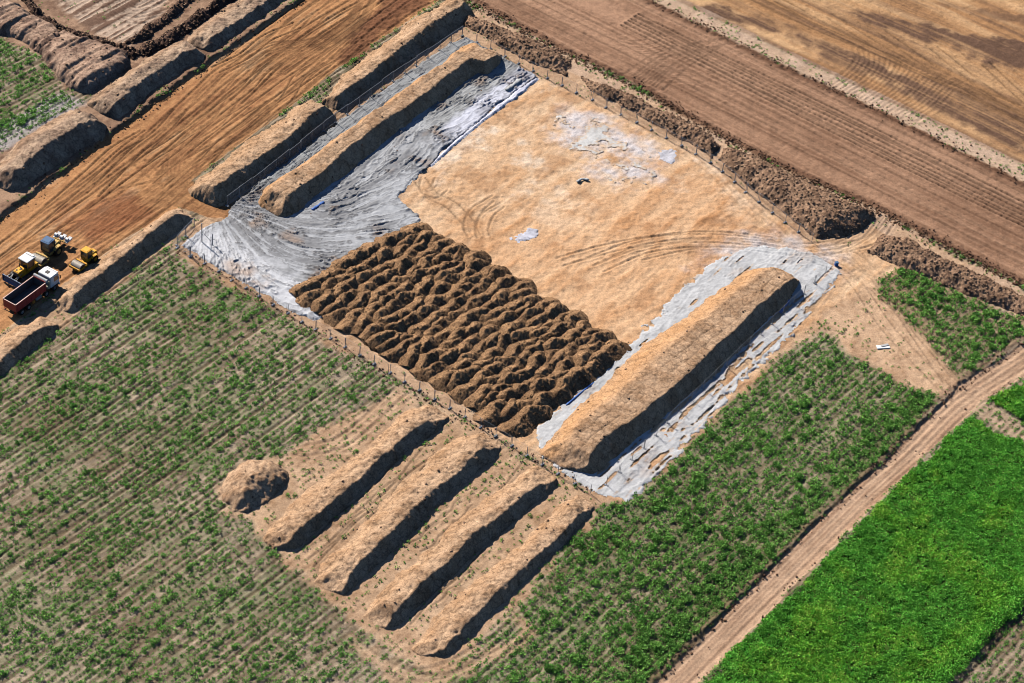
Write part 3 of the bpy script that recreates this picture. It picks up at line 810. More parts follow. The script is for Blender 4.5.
load_src = []
for k in range(14):
    v, q, c = load_mesh(k, la=random.uniform(2.4, 3.1), wb=random.uniform(1.9, 2.3), H=random.uniform(1.4, 1.8))
    load_src.append((v, q, c))
load_me = []
NBm, NAm = 22, 9
LOADV = []
for j in range(NAm):
    for i in range(NBm):
        s = (i + 0.5) / NBm; t = (j + 0.5) / NAm
        p = (hL * (1 - t) + hT * t) * (1 - s) + (hB * (1 - t) + hR * t) * s
        p = p + RNG.normal(0, 0.38, 2)
        if (i == 0 and j == 0): p = p + DB * 0.6
        k = (i * 5 + j * 3 + random.randrange(3)) % 14
        lab = '%s dark soil mound from the entrance sheeting, %s row up from the crop field fence' % (ORD[i + 1], ORD[j + 1])
        rz = ang_h + random.uniform(-0.4, 0.4); scz = random.uniform(0.85, 1.12)
        if len(load_me) <= k or k not in dict(load_me):
            v, q, c = load_src[k]
            o = mesh_np('soil_mound', v, q, M_HEAP, col=c); load_me.append((k, o))
        else:
            o = dict(load_me)[k].copy(); COL.objects.link(o)
        o.location = (p[0], p[1], 0.0); o.rotation_euler = (0, 0, rz); o.scale = (1, 1, scz)
        tag(o, lab, 'soil mound', 'tipped loads of dark soil in the big heap')
        v = load_src[k][0]; pk = v[RNG.integers(0, len(v), 90)].copy(); pk[:, 2] *= scz
        cr, sr = math.cos(rz), math.sin(rz)
        w = np.stack([p[0] + pk[:, 0] * cr - pk[:, 1] * sr, p[1] + pk[:, 0] * sr + pk[:, 1] * cr, pk[:, 2]], 1)
        edge_ = (i in (0, NBm - 1)) or (j in (0, NAm - 1))
        LOADV.append(w[w[:, 2] > (0.05 if edge_ else 0.9)])


# ------------------------------------------------------------------ loose clods
def clods(name, pts, smin, smax, c1, c2, mat):
    n = len(pts)
    base = np.array([[-1, -1, -1], [1, -1, -1], [1, 1, -1], [-1, 1, -1], [-1, -1, 1], [1, -1, 1], [1, 1, 1], [-1, 1, 1]], F4)
    fq = np.array([[0, 3, 2, 1], [4, 5, 6, 7], [0, 1, 5, 4], [1, 2, 6, 5], [2, 3, 7, 6], [3, 0, 4, 7]], np.int32)
    s = (smin + (smax - smin) * RNG.random(n) ** 2.5)[:, None, None] * 0.5
    v = base[None] * (0.6 + 0.55 * RNG.random((n, 8, 3))) * s
    an = RNG.random(n) * 6.28; cr, sr = np.cos(an)[:, None], np.sin(an)[:, None]
    x = v[..., 0] * cr - v[..., 1] * sr; y = v[..., 0] * sr + v[..., 1] * cr
    v = np.stack([x, y, v[..., 2]], -1) + pts[:, None, :]
    col = blend3(c1, c2, RNG.random((n, 1)).repeat(8, 1))
    q = fq[None] + (np.arange(n) * 8)[:, None, None]
    o = mesh_np(name, v.reshape(-1, 3), q.reshape(-1, 4).astype(np.int32), mat, col=col.reshape(-1, 3), smooth=False)
    return tag(o, kind='stuff')


def along_pts(px, n, spread):
    L = PP(px); seg = np.linalg.norm(np.diff(L, axis=0), axis=1); cum = np.concatenate([[0], np.cumsum(seg)])
    s = RNG.random(n) * cum[-1]
    q = np.stack([np.interp(s, cum, L[:, 0]), np.interp(s, cum, L[:, 1])], 1) + RNG.normal(0, spread, (n, 2))
    return np.column_stack([q, gz(q[:, 0], q[:, 1]) + 0.02])


bk = np.vstack(BANKV); bk = bk[bk[:, 2] > 0.02]
o = clods('soil_clods', bk, 0.06, 0.32, k1, k2, M_SOIL); tag(o, 'loose pale brown clods lying on banks and road edges', 'clods')
hv = np.vstack(LOADV + [along_pts([(505, 430), (560, 402), (600, 372), (628, 345)], 500, 0.8), along_pts([(470, 410), (508, 428)], 60, 0.5)])
o = clods('dark_clods', hv, 0.04, 0.19, lin(166, 126, 84, K), lin(84, 62, 40, K), M_HEAP); tag(o, 'dark loose clods scattered over the big heap', 'clods')
ev = np.vstack([along_pts([(655, 683), (828, 511), (888, 457), (943, 400), (1023, 342)], 200, 0.25), along_pts([(698, 683), (868, 511), (943, 437), (988, 397), (1024, 377)], 30, 0.3),
                along_pts([(465, 0), (500, 18), (565, 53), (635, 86), (775, 166), (872, 208), (1024, 286)], 1500, 0.5),
                along_pts([(0, 216), (60, 171), (155, 100), (256, 29), (297, 0)], 200, 0.4), along_pts([(652, 0), (768, 58), (893, 117), (1024, 183)], 250, 0.5),
                along_pts([(180, 250), (400, 382), (600, 498)], 200, 0.6), along_pts([(250, 200), (300, 212), (380, 160), (490, 80)], 260, 0.6)])
o = clods('edge_clods', np.vstack([ev, ev + RNG.normal(0, 0.4, ev.shape) * np.array([1, 1, 0]), ev + RNG.normal(0, 0.6, ev.shape) * np.array([1, 1, 0])]), 0.05, 0.28, lin(150, 112, 80, K), lin(100, 72, 52, K), M_SOIL); tag(o, 'brown clods along road and field edges', 'clods')


# ------------------------------------------------------------------ geotextile sheets
E0 = P(212, 202)


def sheet(label, poly, group=None, name='geotextile_sheet', res=0.12, fan=False, holes=0.0, hole_dir=None, base=None, mudk=0.4, wr=0.07, lift=0.07, seed=0, edge_n=0.35, hole_fn=None, flow=None):
    pl = PP(poly); gx, gy = local_grid(pl, 0.8, res)
    d = DA if flow is None else flow
    uA, vA = gx * d[0] + gy * d[1], -gx * d[1] + gy * d[0]
    nz = fbm(gx / 1.2, gy / 1.2, 500 + seed, 4); nl = fbm(gx / 5, gy / 5, 505 + seed, 3)
    sd = poly_sd(gx, gy, pl) + edge_n * nz
    wv = vA + 0.35 * vnoise(uA / 5, vA / 3, 511 + seed)
    iso_ = fbm(gx / 0.9, gy / 0.9, 514 + seed, 3)
    a = vnoise(uA / 4, wv / 0.55, 510 + seed) * 0.5 + vnoise(uA / 1.6, wv / 0.28, 512 + seed) * 0.3 + 0.18 * iso_ + 0.25 * vnoise(wv / 3.0, uA / 0.6, 516 + seed) * (nl > 0.1)
    if fan:
        dx, dy = gx - E0[0], gy - E0[1]; r = np.hypot(dx, dy) + 0.01; th = np.arctan2(dy, dx)
        th = th - 0.022 * (r - 14) * sstep(8, 24, r) * sstep(-1.3, -0.7, th)
        fa = vnoise(th * 24 + 0.5 * nz, r / 8, 520) * 0.5 + vnoise(th * 56, r / 3.5, 521) * 0.38 * sstep(2, 9, r) + 0.16 * iso_ + 0.2 * vnoise(th * 9, r / 0.7, 523) * (nl > 0.0)
        pa = math.atan2(*(P(300, 225) - E0)[::-1]); pb = math.atan2(*(P(190, 258) - E0)[::-1])
        wF = sstep(0.55, 0.35, th) * sstep(42, 34, r)
        a = a * (1 - wF) + 1.15 * fa * wF
    rdg = (1 - np.abs(a) * 2.4); rdg = np.clip(rdg, 0, 1) ** 2
    z = gz(gx.ravel(), gy.ravel()).reshape(gx.shape) * 0.5 + lift + wr * (rdg * (0.5 + 0.9 * np.clip(nl + 0.4, 0, 1)) + 0.8 * np.abs(a)) + 0.02 * nz
    col = np.empty(gx.shape + (3,), F4)
    b1 = lin(186, 186, 176, K) if base is None else base
    mud1, mud2 = lin(84, 80, 74, K), lin(186, 148, 108, K)
    m = np.clip(mudk * (0.35 + 1.0 * a + 0.8 * nl + 0.3 * nz), 0, 1)
    if fan:
        clean = sstep(2.0, -1.5, line_d(gx, gy, PP([(181, 246), (215, 264), (300, 315)])) - 5.5 + 1.2 * nz)
        near = sstep(34, 6, r) * sstep(0.5, -0.2, th)
        m = np.clip(m + near * (0.6 + 1.3 * a) * 0.95, 0, 1) * (1 - 0.85 * clean)
        grey = sstep(0.3, 0.8, th) * 0.0
        side = 1 - wF
        b1 = blend3(np.asarray(b1), lin(172, 172, 160, K), np.clip(side * 0.9, 0, 1))
        inner = line_d(gx, gy, PP([(535, 78), (490, 112), (430, 165), (398, 197)]))
        b1 = blend3(b1, lin(214, 214, 210, K), sstep(4.2, 2.6, inner + 0.5 * nz) * side)
        b1 = blend3(b1, lin(212, 211, 200, K), clean)
    col[...] = b1
    crease = sstep(0.10, 0.0, np.abs(a)) * mudk
    col = blend3(col, mud1, np.clip(m * 0.52 + 0.5 * crease, 0, 0.9))
    col = blend3(col, mud2, np.clip(nl * 1.3 - 0.6 + 0.5 * nz, 0, 1) * min(mudk, 0.5))
    keep = sd > 0
    if holes:
        iso = 'scrap' in name
        hn = fbm(gx / 2.2, gy / 2.2, 545 + seed, 5, 0.6) * 1.3 if iso else vnoise(uA / 6, vA / 0.4, 530 + seed) * 0.9 + fbm(uA / 2.5, vA / 0.6, 540 + seed, 3) * 0.4
        k = holes if hole_fn is None else hole_fn(gx, gy, nz)
        keep &= ~(hn < k)
        col = blend3(col, lin(214, 178, 132, K), (1 - sstep(k, k + (0.55 if iso else 0.25), hn)) * 0.85)
    z = np.where(sd < 0.25, np.minimum(z, gz(gx.ravel(), gy.ravel()).reshape(gx.shape) + 0.03), z)
    V = np.stack([gx.ravel(), gy.ravel(), z.ravel()], 1); ny, nx = gx.shape; Fq = grid_faces(nx, ny)
    v, q, c = sub_mesh(V, Fq, keep.ravel()[Fq].all(1), col.reshape(-1, 3))
    loc = (float(v[:, 0].mean()), float(v[:, 1].mean()), 0.0)
    o = mesh_np(name, v, q, M_FLEECE, loc=loc, col=c)
    return tag(o, label, 'ground sheet', group)


gS = 'fleece sheets laid round the pit berms'
sheet('large muddy grey fleece sheet from the entrance round the upper left berm', [(181, 246), (198, 230), (214, 223), (228, 216), (232, 206), (245, 195), (262, 179), (300, 152), (356, 108), (416, 66), (456, 40), (466, 37), (500, 55), (530, 72), (538, 78), (520, 90), (490, 112), (460, 138), (430, 165), (408, 187), (397, 197), (418, 214), (420, 240), (350, 310), (316, 322), (300, 316), (240, 281)], gS, fan=True, wr=0.30, mudk=1.0, res=0.12, seed=1)


def ring_hole(gx, gy, nz):
    d = line_d(gx, gy, PP([(618, 508), (650, 478), (706, 424), (798, 336), (846, 280)]))
    return np.where(d < 5.0, -0.42 + 0.35 * nz, -0.8)


sheet('white fleece sheet with muddy gaps all round the right berm', [(533, 438), (546, 418), (600, 370), (640, 333), (672, 300), (700, 272), (720, 256), (752, 247), (790, 248), (826, 260), (838, 272), (824, 300), (778, 348), (708, 420), (656, 478), (628, 505), (606, 496), (585, 486), (560, 470), (545, 458)], gS, holes=-0.5, hole_fn=ring_hole, wr=0.09, mudk=0.28, base=lin(208, 206, 192, K), seed=2, edge_n=0.7)
sheet('torn pale fleece scraps lying on the middle of the sand floor', [(552, 124), (562, 116), (592, 122), (626, 140), (652, 158), (650, 178), (625, 184), (600, 170), (588, 152), (560, 142)], 'fleece scraps on the sand', name='fleece_scrap', holes=0.1, wr=0.05, mudk=0.3, base=lin(218, 214, 196, K), seed=3, edge_n=1.6, flow=DB)
sheet('small pale fleece scrap on the sand floor near the heap', [(512, 236), (522, 230), (540, 228), (534, 238), (520, 242)], 'fleece scraps on the sand', name='fleece_scrap', holes=0.0, wr=0.05, mudk=0.4, base=lin(214, 212, 208, K), seed=4, edge_n=0.8, flow=DB)
sheet('thin pale fleece scrap on the sand floor below the far fence', [(660, 150), (672, 150), (680, 158), (672, 164), (660, 160)], 'fleece scraps on the sand', name='fleece_scrap', holes=0.0, wr=0.04, mudk=0.4, base=lin(210, 206, 198, K), seed=5, edge_n=0.6, flow=DB)
sheet('long white fold of fleece along the inner edge of the grey sheet', [(522, 86), (534, 78), (540, 79), (520, 96), (490, 118), (455, 146), (432, 168), (428, 166), (455, 140), (488, 113)], 'fleece folds', name='fleece_fold', wr=0.16, lift=0.16, mudk=0.1, base=lin(224, 224, 222, K), seed=6, edge_n=0.15)


# rolled or folded sheets: a lumpy sausage lying on the ground
def roll(label, px, r, mat, name='rolled_folded_sheet', cat='rolled sheet', group=None):
    L = smooth_line(PP(px), 8); n = len(L); k = 12
    tg = np.gradient(L, axis=0); tg /= np.linalg.norm(tg, axis=1)[:, None]
    V = []
    for i in range(n):
        rr = r * (0.85 + 0.25 * math.sin(i * 1.3) * math.cos(i * 0.7)) * (0.55 if i in (0, n - 1) else 1)
        for j in range(k):
            a = 2 * math.pi * j / k
            q = rr * (1 + 0.12 * math.sin(3 * a + i))
            V.append((L[i, 0] - tg[i, 1] * math.cos(a) * q * 1.2, L[i, 1] + tg[i, 0] * math.cos(a) * q * 1.2, 0.05 + r * 0.8 + math.sin(a) * q * 0.85))
    Fq = [(i * k + j, i * k + (j + 1) % k, (i + 1) * k + (j + 1) % k, (i + 1) * k + j) for i in range(n - 1) for j in range(k)]
    V = np.array(V); loc = (V[:, 0].mean(), V[:, 1].mean(), 0)
    o = mesh_np(name, V, Fq, mat, loc=loc)
    me = o.data; bm = bmesh.new(); bm.from_mesh(me); bmesh.ops.holes_fill(bm, edges=[e for e in bm.edges if e.is_boundary]); bm.to_mesh(me); bm.free()
    return tag(o, label, cat, group)


roll('thick raised fold of grey sheet lying at the top end of the grey fleece', [(506, 92), (513, 87), (521, 81)], 0.36, M_TARP)  # solid fold added where a raised sheet edge leaves a shadow hole
roll('blue sheet roll lying at the end of the upper left berm', [(312, 211), (318, 207), (324, 203)], 0.22, M_BLUESHEET)
roll('dark blue sheet roll at the shaded foot of the right berm', [(780, 314), (784, 308), (789, 301)], 0.2, M_BLUESHEET)
roll('thin blue sheet edge between the dark heap and the white fleece', [(566, 406), (580, 394), (594, 383)], 0.12, M_BLUESHEET)
roll('lump of grey sheeting on the sand floor', [(577, 183), (582, 180), (589, 181)], 0.2, M_TARP)


# ------------------------------------------------------------------ part builder
class PB:
    def __init__(s): s.bm = bmesh.new()

    def box(s, c, d, bev=0.03, rot=None, taper=None):
        r = bmesh.ops.create_cube(s.bm, size=1.0); vs = r['verts']
        for v in vs:
            if taper and v.co.z > 0: v.co.x *= taper[0]; v.co.y *= taper[1]
            v.co = Vector((v.co.x * d[0], v.co.y * d[1], v.co.z * d[2]))
        if bev:
            es = list({e for v in vs for e in v.link_edges})
            rr = bmesh.ops.bevel(s.bm, geom=es, offset=min(bev, min(d) * 0.3), segments=2, affect='EDGES', clamp_overlap=True)
            vs = list({v for v in rr['verts']} | {v for v in vs if v.is_valid})
        M = Matrix.Translation(c) @ (rot.to_4x4() if rot else Matrix())
        bmesh.ops.transform(s.bm, matrix=M, verts=vs)
        return s

    def cyl(s, a, b, r, seg=24, r2=None):
        a, b = Vector(a), Vector(b); d = b - a
        q = d.to_track_quat('Z', 'Y').to_matrix().to_4x4()
        bmesh.ops.create_cone(s.bm, cap_ends=True, segments=seg, radius1=r, radius2=r if r2 is None else r2, depth=d.length, matrix=Matrix.Translation((a + b) / 2) @ q)
        return s

    def prism(s, pts, y0, y1):
        """polygon in x-z extruded along y"""
        f0 = [s.bm.verts.new((x, y0, z)) for x, z in pts]; f1 = [s.bm.verts.new((x, y1, z)) for x, z in pts]
        n = len(pts)
        s.bm.faces.new(f0); s.bm.faces.new(f1[::-1])
        for i in range(n): s.bm.faces.new((f0[i], f1[i], f1[(i + 1) % n], f0[(i + 1) % n]))
        return s

    def done(s, name, mat, parent=None, smooth=False):
        bmesh.ops.recalc_face_normals(s.bm, faces=s.bm.faces)
        me = bpy.data.meshes.new(name); s.bm.to_mesh(me); s.bm.free()
        me.materials.append(mat)
        if smooth:
            for p in me.polygons: p.use_smooth = True
            try: me.set_sharp_from_angle(angle=math.radians(35))
            except Exception: pass
        o = bpy.data.objects.new(name, me); COL.objects.link(o)
        if parent: o.parent = parent
        return o


def empty(name, loc, rz, label, cat, group=None):
    o = bpy.data.objects.new(name, None); COL.objects.link(o)
    o.location = loc; o.rotation_euler = (0, 0, rz); o.empty_display_size = 0.5
    return tag(o, label, cat, group)


# ------------------------------------------------------------------ site fence: one thing per panel
def copy_tree(o):
    r = o.copy(); COL.objects.link(r)
    for ch in list(o.children):
        c = ch.copy(); COL.objects.link(c); c.parent = r
    return r


def panel_proto(w, H=1.65, rr=0.007, wire=0.0045):
    t = empty('fence_panel', (0, 0, 0), 0, 'x', 'fence panel')
    f = PB()
    for x in (0.04, w - 0.04): f.cyl((x, 0, 0.08), (x, 0, H), 0.035, 8)
    for z in (0.18, H - 0.03): f.cyl((0.04, 0, z), (w - 0.04, 0, z), rr, 8)
    f.done('frame', M_STEEL, t)
    m = PB()
    n = int(w / 0.16)
    for i in range(1, n):
        x = w * i / n; m.cyl((x, 0, 0.2), (x, 0, H - 0.05), wire, 3)
    for k in range(1, 8): m.cyl((0.05, 0, 0.18 + k * 0.22), (w - 0.05, 0, 0.18 + k * 0.22), wire, 3)
    m.done('wire_mesh', M_STEEL, t)
    PB().box((0.02, 0, 0.08), (0.26, 0.62, 0.15), 0.03).done('foot', M_FOOT, t)
    return t


def fence(px, n, desc, group, **kw):
    L = PP(px); seg = np.linalg.norm(np.diff(L, axis=0), axis=1); cum = np.concatenate([[0], np.cumsum(seg)])
    w = cum[-1] / n
    proto = panel_proto(w, **kw)
    for i in range(n):
        a = np.array([np.interp(i * w, cum, L[:, 0]), np.interp(i * w, cum, L[:, 1])]); b = np.array([np.interp((i + 1) * w, cum, L[:, 0]), np.interp((i + 1) * w, cum, L[:, 1])])
        o = proto if i == 0 else copy_tree(proto)
        jt = RNG.normal(0, 0.06, 2)
        o.location = (a[0] + jt[0], a[1] + jt[1], max(0.02, float(gz(a[0], a[1]))))
        o.rotation_euler = (random.uniform(-0.03, 0.03), 0, math.atan2(b[1] - a[1], b[0] - a[0]) + random.uniform(-0.02, 0.02))
        tag(o, '%s wire fence panel %s' % (ORD[i + 1], desc), 'fence panel', group)
    return proto


fence([(177.5, 248), (300, 321), (400, 379), (473, 423), (590, 494)], 28, 'from the entrance along the crop field side of the pit', 'fence panels along the crop field')
fence([(227, 207), (280, 167), (316, 138), (400, 77), (462, 36)], 20, 'from the entrance along the earth berms by the haul road', 'fence panels along the haul road berms', H=1.9, rr=0.026, wire=0.009)
fence([(462, 36), (507, 58), (552, 81), (597, 103), (645, 127), (706, 159), (757, 201), (812, 243)], 25, 'from the top corner along the spoil banks', 'fence panels along the spoil banks')
fence([(606.6, 485.5), (656, 437), (678, 413), (771.5, 325), (825, 274)], 19, 'from the lower corner along the right berm', 'fence panels along the right berm')
fence([(177.5, 246), (195, 228)], 2, 'from the corner beside the truck side berm', 'fence panels at the entrance corner', H=1.9, rr=0.026, wire=0.009)


def post(px, py, h, label, lean=0.0, rz=0.0):
    p = P(px, py); t = empty('gate_post', (p[0], p[1], float(gz(p[0], p[1]))), rz, label, 'post', 'gate posts at the pit entrance')
    PB().cyl((0, 0, 0), (lean, 0, h), 0.075, 10).done('pole', M_STEEL, t, True)
    PB().cyl((0.0, 0, h * 0.6), (1.3, 0.4, 0.05), 0.035, 8).done('brace', M_STEEL, t, True)
    PB().box((0, 0, 0.08), (0.5, 0.5, 0.16), 0.03).done('foot', M_FOOT, t)
    return t


post(202, 243, 3.6, 'tall grey braced post on the white sheet at the pit entrance')
post(212.5, 246, 2.2, 'short grey post next to the tall entrance post', 0.05, 1.0)
post(190, 257, 2.0, 'short grey post near the fence corner by the crop field', -0.05, 2.2)

# ------------------------------------------------------------------ vehicles
def wheel(parent, x, y, r, w, name='wheel', rim=M_GREY, n=24):
    s = 1 if y > 0 else -1
    t = PB()
    t.cyl((x, y - w / 2, r), (x, y + w / 2, r), r * 0.94, n)
    for k in range(n):
        a = 2 * math.pi * k / n
        t.box((x + r * 0.95 * math.cos(a), y, r + r * 0.95 * math.sin(a)), (r * 0.10, w * 0.9, r * 0.13), 0, Matrix.Rotation(-a, 3, 'Y'))
    o = t.done(name, M_BLACK, parent)
    PB().cyl((x, y + s * w * 0.40, r), (x, y + s * (w * 0.5 + 0.02), r), r * 0.52, 16).cyl((x, y + s * w * 0.5, r), (x, y + s * (w * 0.5 + 0.07), r), r * 0.2, 10).done('rim', rim, o)
    return o


def gpos(px, py):
    p = P(px, py); return p, float(gz(p[0], p[1]))


# ---- dump truck
hd = math.atan2(DH[1], DH[0])
p, z = gpos(32.5, 298.5)
T = empty('dump_truck', (p[0], p[1], z), hd - 0.02, 'dump truck with white cab and empty dark red tipping body beside the berm', 'truck')
T.scale = (0.93,) * 3
PB().box((0, 0.42, 0.86), (9.0, 0.16, 0.28), 0.02).box((0, -0.42, 0.86), (9.0, 0.16, 0.28), 0.02).box((-3, 0, 0.86), (0.2, 0.9, 0.2), 0.02).box((0.6, 0, 0.86), (0.2, 0.9, 0.2), 0.02).box((3.2, 0, 0.8), (2.4, 0.9, 0.3), 0.02).done('chassis', M_DARK, T)
cab = PB().prism([(2.75, 0.95), (4.62, 0.95), (4.66, 1.75), (4.45, 2.78), (4.25, 2.92), (2.85, 2.92), (2.75, 2.82)], -1.22, 1.22)
bmesh.ops.bevel(cab.bm, geom=cab.bm.edges[:], offset=0.06, segments=2, affect='EDGES')
cab = cab.done('cab', M_WHITE, T, True)
wsr = Matrix.Rotation(math.radians(-11.5), 3, 'Y')
PB().box((4.56, 0, 2.24), (0.04, 2.1, 0.84), 0.01, wsr).done('windscreen', M_GLASS, cab)
for s in (-1, 1):
    PB().prism([(3.45, 1.75), (4.42, 1.75), (4.26, 2.55), (3.45, 2.6)], s * 1.215, s * 1.235).done('side_window', M_GLASS, cab)
    PB().box((4.62, s * 1.42, 2.1), (0.14, 0.16, 0.62), 0.03).box((4.5, s * 1.3, 2.45), (0.05, 0.3, 0.04), 0).box((4.5, s * 1.3, 1.85), (0.05, 0.3, 0.04), 0).done('mirror', M_BLACK, cab)
    PB().box((4.69, s * 0.92, 0.86), (0.06, 0.36, 0.2), 0.02).done('headlight', M_TARP, T)
    PB().box((3.95, s * 1.17, 0.62), (0.6, 0.2, 0.5), 0.03).done('step', M_DARK, T)
PB().box((3.55, 0.05, 2.94), (0.62, 0.62, 0.08), 0.02).done('roof_hatch', M_DARK, cab)
PB().box((4.5, 0, 2.82), (0.34, 2.2, 0.1), 0.03, Matrix.Rotation(math.radians(18), 3, 'Y')).done('sun_visor', M_WHITE, cab)
PB().box((4.67, 0, 1.32), (0.06, 1.7, 0.6), 0.03).done('grille', M_DARK, cab)
PB().box((4.62, 0, 0.68), (0.26, 2.46, 0.42), 0.06).done('bumper', M_WHITE, T)
# tipping body
x0, x1, zb, zt, hw = -4.75, 1.75, 1.2, 2.65, 1.25
body = PB()
body.box(((x0 + x1) / 2, 0, zb + 0.05), (x1 - x0, 2 * hw - 0.02, 0.10), 0.01)
for s in (-1, 1):
    body.box(((x0 + x1) / 2, s * (hw - 0.04), (zb + zt) / 2 + 0.03), (x1 - x0 - 0.02, 0.08, zt - zb - 0.04), 0.01)
    for k in range(7): body.box((x0 + 0.35 + k * 0.97, s * (hw + 0.03), (zb + zt) / 2), (0.1, 0.06, zt - zb - 0.15), 0.01)
body.box((x0 + 0.04, 0, (zb + zt) / 2 - 0.02), (0.08, 2 * hw - 0.18, zt - zb - 0.1), 0.01)
body.box((x1 - 0.04, 0, (zb + zt) / 2 + 0.12), (0.08, 2 * hw - 0.18, zt - zb + 0.2), 0.01)
body = body.done('tipping_body', M_RED, T)
ln = PB()
ln.box(((x0 + x1) / 2, 0, zb + 0.115), (x1 - x0 - 0.2, 2 * hw - 0.2, 0.02), 0)
for s in (-1, 1): ln.box(((x0 + x1) / 2, s * (hw - 0.092), (zb + zt) / 2 + 0.05), (x1 - x0 - 0.2, 0.016, zt - zb - 0.2), 0)
for xx in (x0 + 0.092, x1 - 0.092): ln.box((xx, 0, (zb + zt) / 2 + 0.05), (0.016, 2 * hw - 0.22, zt - zb - 0.25), 0)
ln.done('body_lining', M_INNER, body)
rm = PB()
for s in (-1, 1): rm.box(((x0 + x1) / 2, s * (hw - 0.03), zt + 0.045), (x1 - x0 + 0.04, 0.15, 0.07), 0.015)
rm.box((x0 + 0.03, 0, zt - 0.0), (0.13, 2 * hw - 0.18, 0.07), 0.015)
rm.done('rim', M_RIM, body)
PB().cyl((1.98, -1.28, zt + 0.18), (1.98, 1.28, zt + 0.18), 0.24, 20).box((1.98, 0, zt - 0.12), (0.22, 2.4, 0.2), 0.03).done('cover_roll', M_TARP, T, True)
PB().cyl((2.25, 0, 0.95), (2.15, 0, 2.55), 0.14, 14).done('hoist_cylinder', M_GREY, T, True)
PB().box((2.42, -0.75, 1.25), (0.5, 0.7, 0.55), 0.05).box((2.42, 0.55, 1.35), (0.45, 0.9, 0.6), 0.06).cyl((2.55, -1.05, 0.9), (2.55, -1.05, 2.3), 0.09, 10).done('engine_gear', M_BEIGE, T)
PB().box((0.15, -1.05, 0.82), (1.2, 0.42, 0.55), 0.1).done('fuel_tank', M_GREY, T)
PB().box((-0.95, -1.08, 0.72), (0.5, 0.3, 0.42), 0.04).done('side_locker', M_ORANGE, T)
PB().box((0.2, 1.05, 0.82), (1.5, 0.42, 0.55), 0.08).done('battery_box', M_DARK, T)
for s in (-1, 1):
    PB().box((-4.72, s * 0.95, 0.95), (0.1, 0.42, 0.16), 0.02).done('tail_light', M_TAIL, T)
    for x in (3.55, 1.75): wheel(T, x, s * 1.08, 0.52, 0.34)
    for x in (-2.1, -3.5): wheel(T, x, s * 0.98, 0.52, 0.56)
    PB().prism([(-4.2, 1.08), (-1.4, 1.08), (-1.45, 1.14), (-4.15, 1.14)], s * 0.68, s * 1.25).done('mudguard', M_BLACK, T)
PB().box((-4.75, 0, 0.7), (0.1, 2.3, 0.12), 0.02).done('underrun_bar', M_DARK, T)

# ---- bulldozer, facing the lower left
p, z = gpos(25.3, 273.5)
B = empty('bulldozer', (p[0], p[1], z), hd + math.pi - 0.03, 'yellow bulldozer with white cab roof and wide front blade behind the truck', 'bulldozer')
for s in (-1, 1):
    n = 14; r_ = 0.48; xa, xb = -1.55, 1.35
    pts = [(xb + r_ * math.sin(a), r_ - r_ * math.cos(a)) for a in np.linspace(0, math.pi, n)] + [(xa - r_ * math.sin(a), r_ + r_ * math.cos(a)) for a in np.linspace(0, math.pi, n)]
    tr = PB().prism(pts, s * 0.72, s * 1.28)
    for k in range(16):
        tr.box((xa + (xb - xa) * k / 15, s * 1.0, 0.985), (0.05, 0.56, 0.06), 0)
    tr = tr.done('track', M_DARK, B)
    PB().box((-0.1, s * 1.285, 0.48), (2.4, 0.05, 0.34), 0.02).cyl((xb, s * 1.27, r_), (xb, s * 1.33, r_), 0.3, 16).cyl((xa, s * 1.27, r_), (xa, s * 1.33, r_), 0.3, 16).done('track_frame', M_YELLOW, tr)
PB().box((-0.3, 0, 0.95), (3.2, 1.36, 0.6), 0.06).box((-1.65, 0, 1.35), (0.6, 1.5, 0.5), 0.08).done('hull', M_YELLOW, B)
hood = PB().box((1.05, 0, 1.52), (1.55, 1.16, 0.72), 0.08, None, (0.95, 0.9)).done('hood', M_YELLOW, B, True)
PB().box((0.9, 0.12, 1.90), (0.4, 0.3, 0.04), 0.01).box((1.4, -0.18, 1.89), (0.3, 0.28, 0.04), 0.01).done('hood_vent', M_DARK, hood)
PB().box((1.84, 0, 1.45), (0.05, 0.9, 0.6), 0.02).done('radiator_grille', M_DARK, hood)
PB().cyl((0.6, -0.38, 1.8), (0.6, -0.38, 2.5), 0.06, 10).done('exhaust', M_DARK, hood)
cb = PB()
for x in (-1.3, 0.15):
    for s in (-1, 1): cb.box((x, s * 0.72, 2.15), (0.1, 0.1, 1.5), 0.01)
cb.box((-0.58, 0, 1.45), (1.5, 1.5, 0.3), 0.04)
cb = cb.done('cab', M_YELLOW, B)
PB().box((-0.58, 0, 2.15), (1.36, 1.36, 1.3), 0.03).done('cab_glass', M_GLASS, cb)
PB().box((-0.58, 0, 2.96), (1.85, 1.75, 0.16), 0.07).box((-1.25, 0.0, 3.08), (0.4, 1.3, 0.12), 0.05).done('cab_roof', M_WHITE, cb)
bl = PB(); prof = [(2.72, 0.12), (2.58, 0.45), (2.56, 0.8), (2.68, 1.2), (2.60, 1.22), (2.46, 0.8), (2.48, 0.42), (2.62, 0.1)]
bl.prism(prof, -1.65, 1.65)
for s in (-1, 1): bl.box((2.62, s * 1.66, 0.66), (0.3, 0.05, 1.1), 0.01)
bl.done('blade', M_BLUE, B)
ar = PB()
for s in (-1, 1):
    ar.box((1.3, s * 1.42, 0.5), (2.6, 0.14, 0.24), 0.03); ar.cyl((1.7, s * 0.5, 1.25), (2.5, s * 0.6, 0.85), 0.07, 10); ar.cyl((1.2, s * 0.62, 1.5), (2.5, s * 0.3, 1.0), 0.05, 8)
ar.done('push_arm', M_GREY, B)
PB().box((-2.15, 0, 0.9), (0.5, 0.9, 0.3), 0.04).box((-2.35, 0.3, 0.6), (0.12, 0.14, 0.9), 0.02).box((-2.35, -0.3, 0.6), (0.12, 0.14, 0.9), 0.02).done('ripper', M_DARK, B)


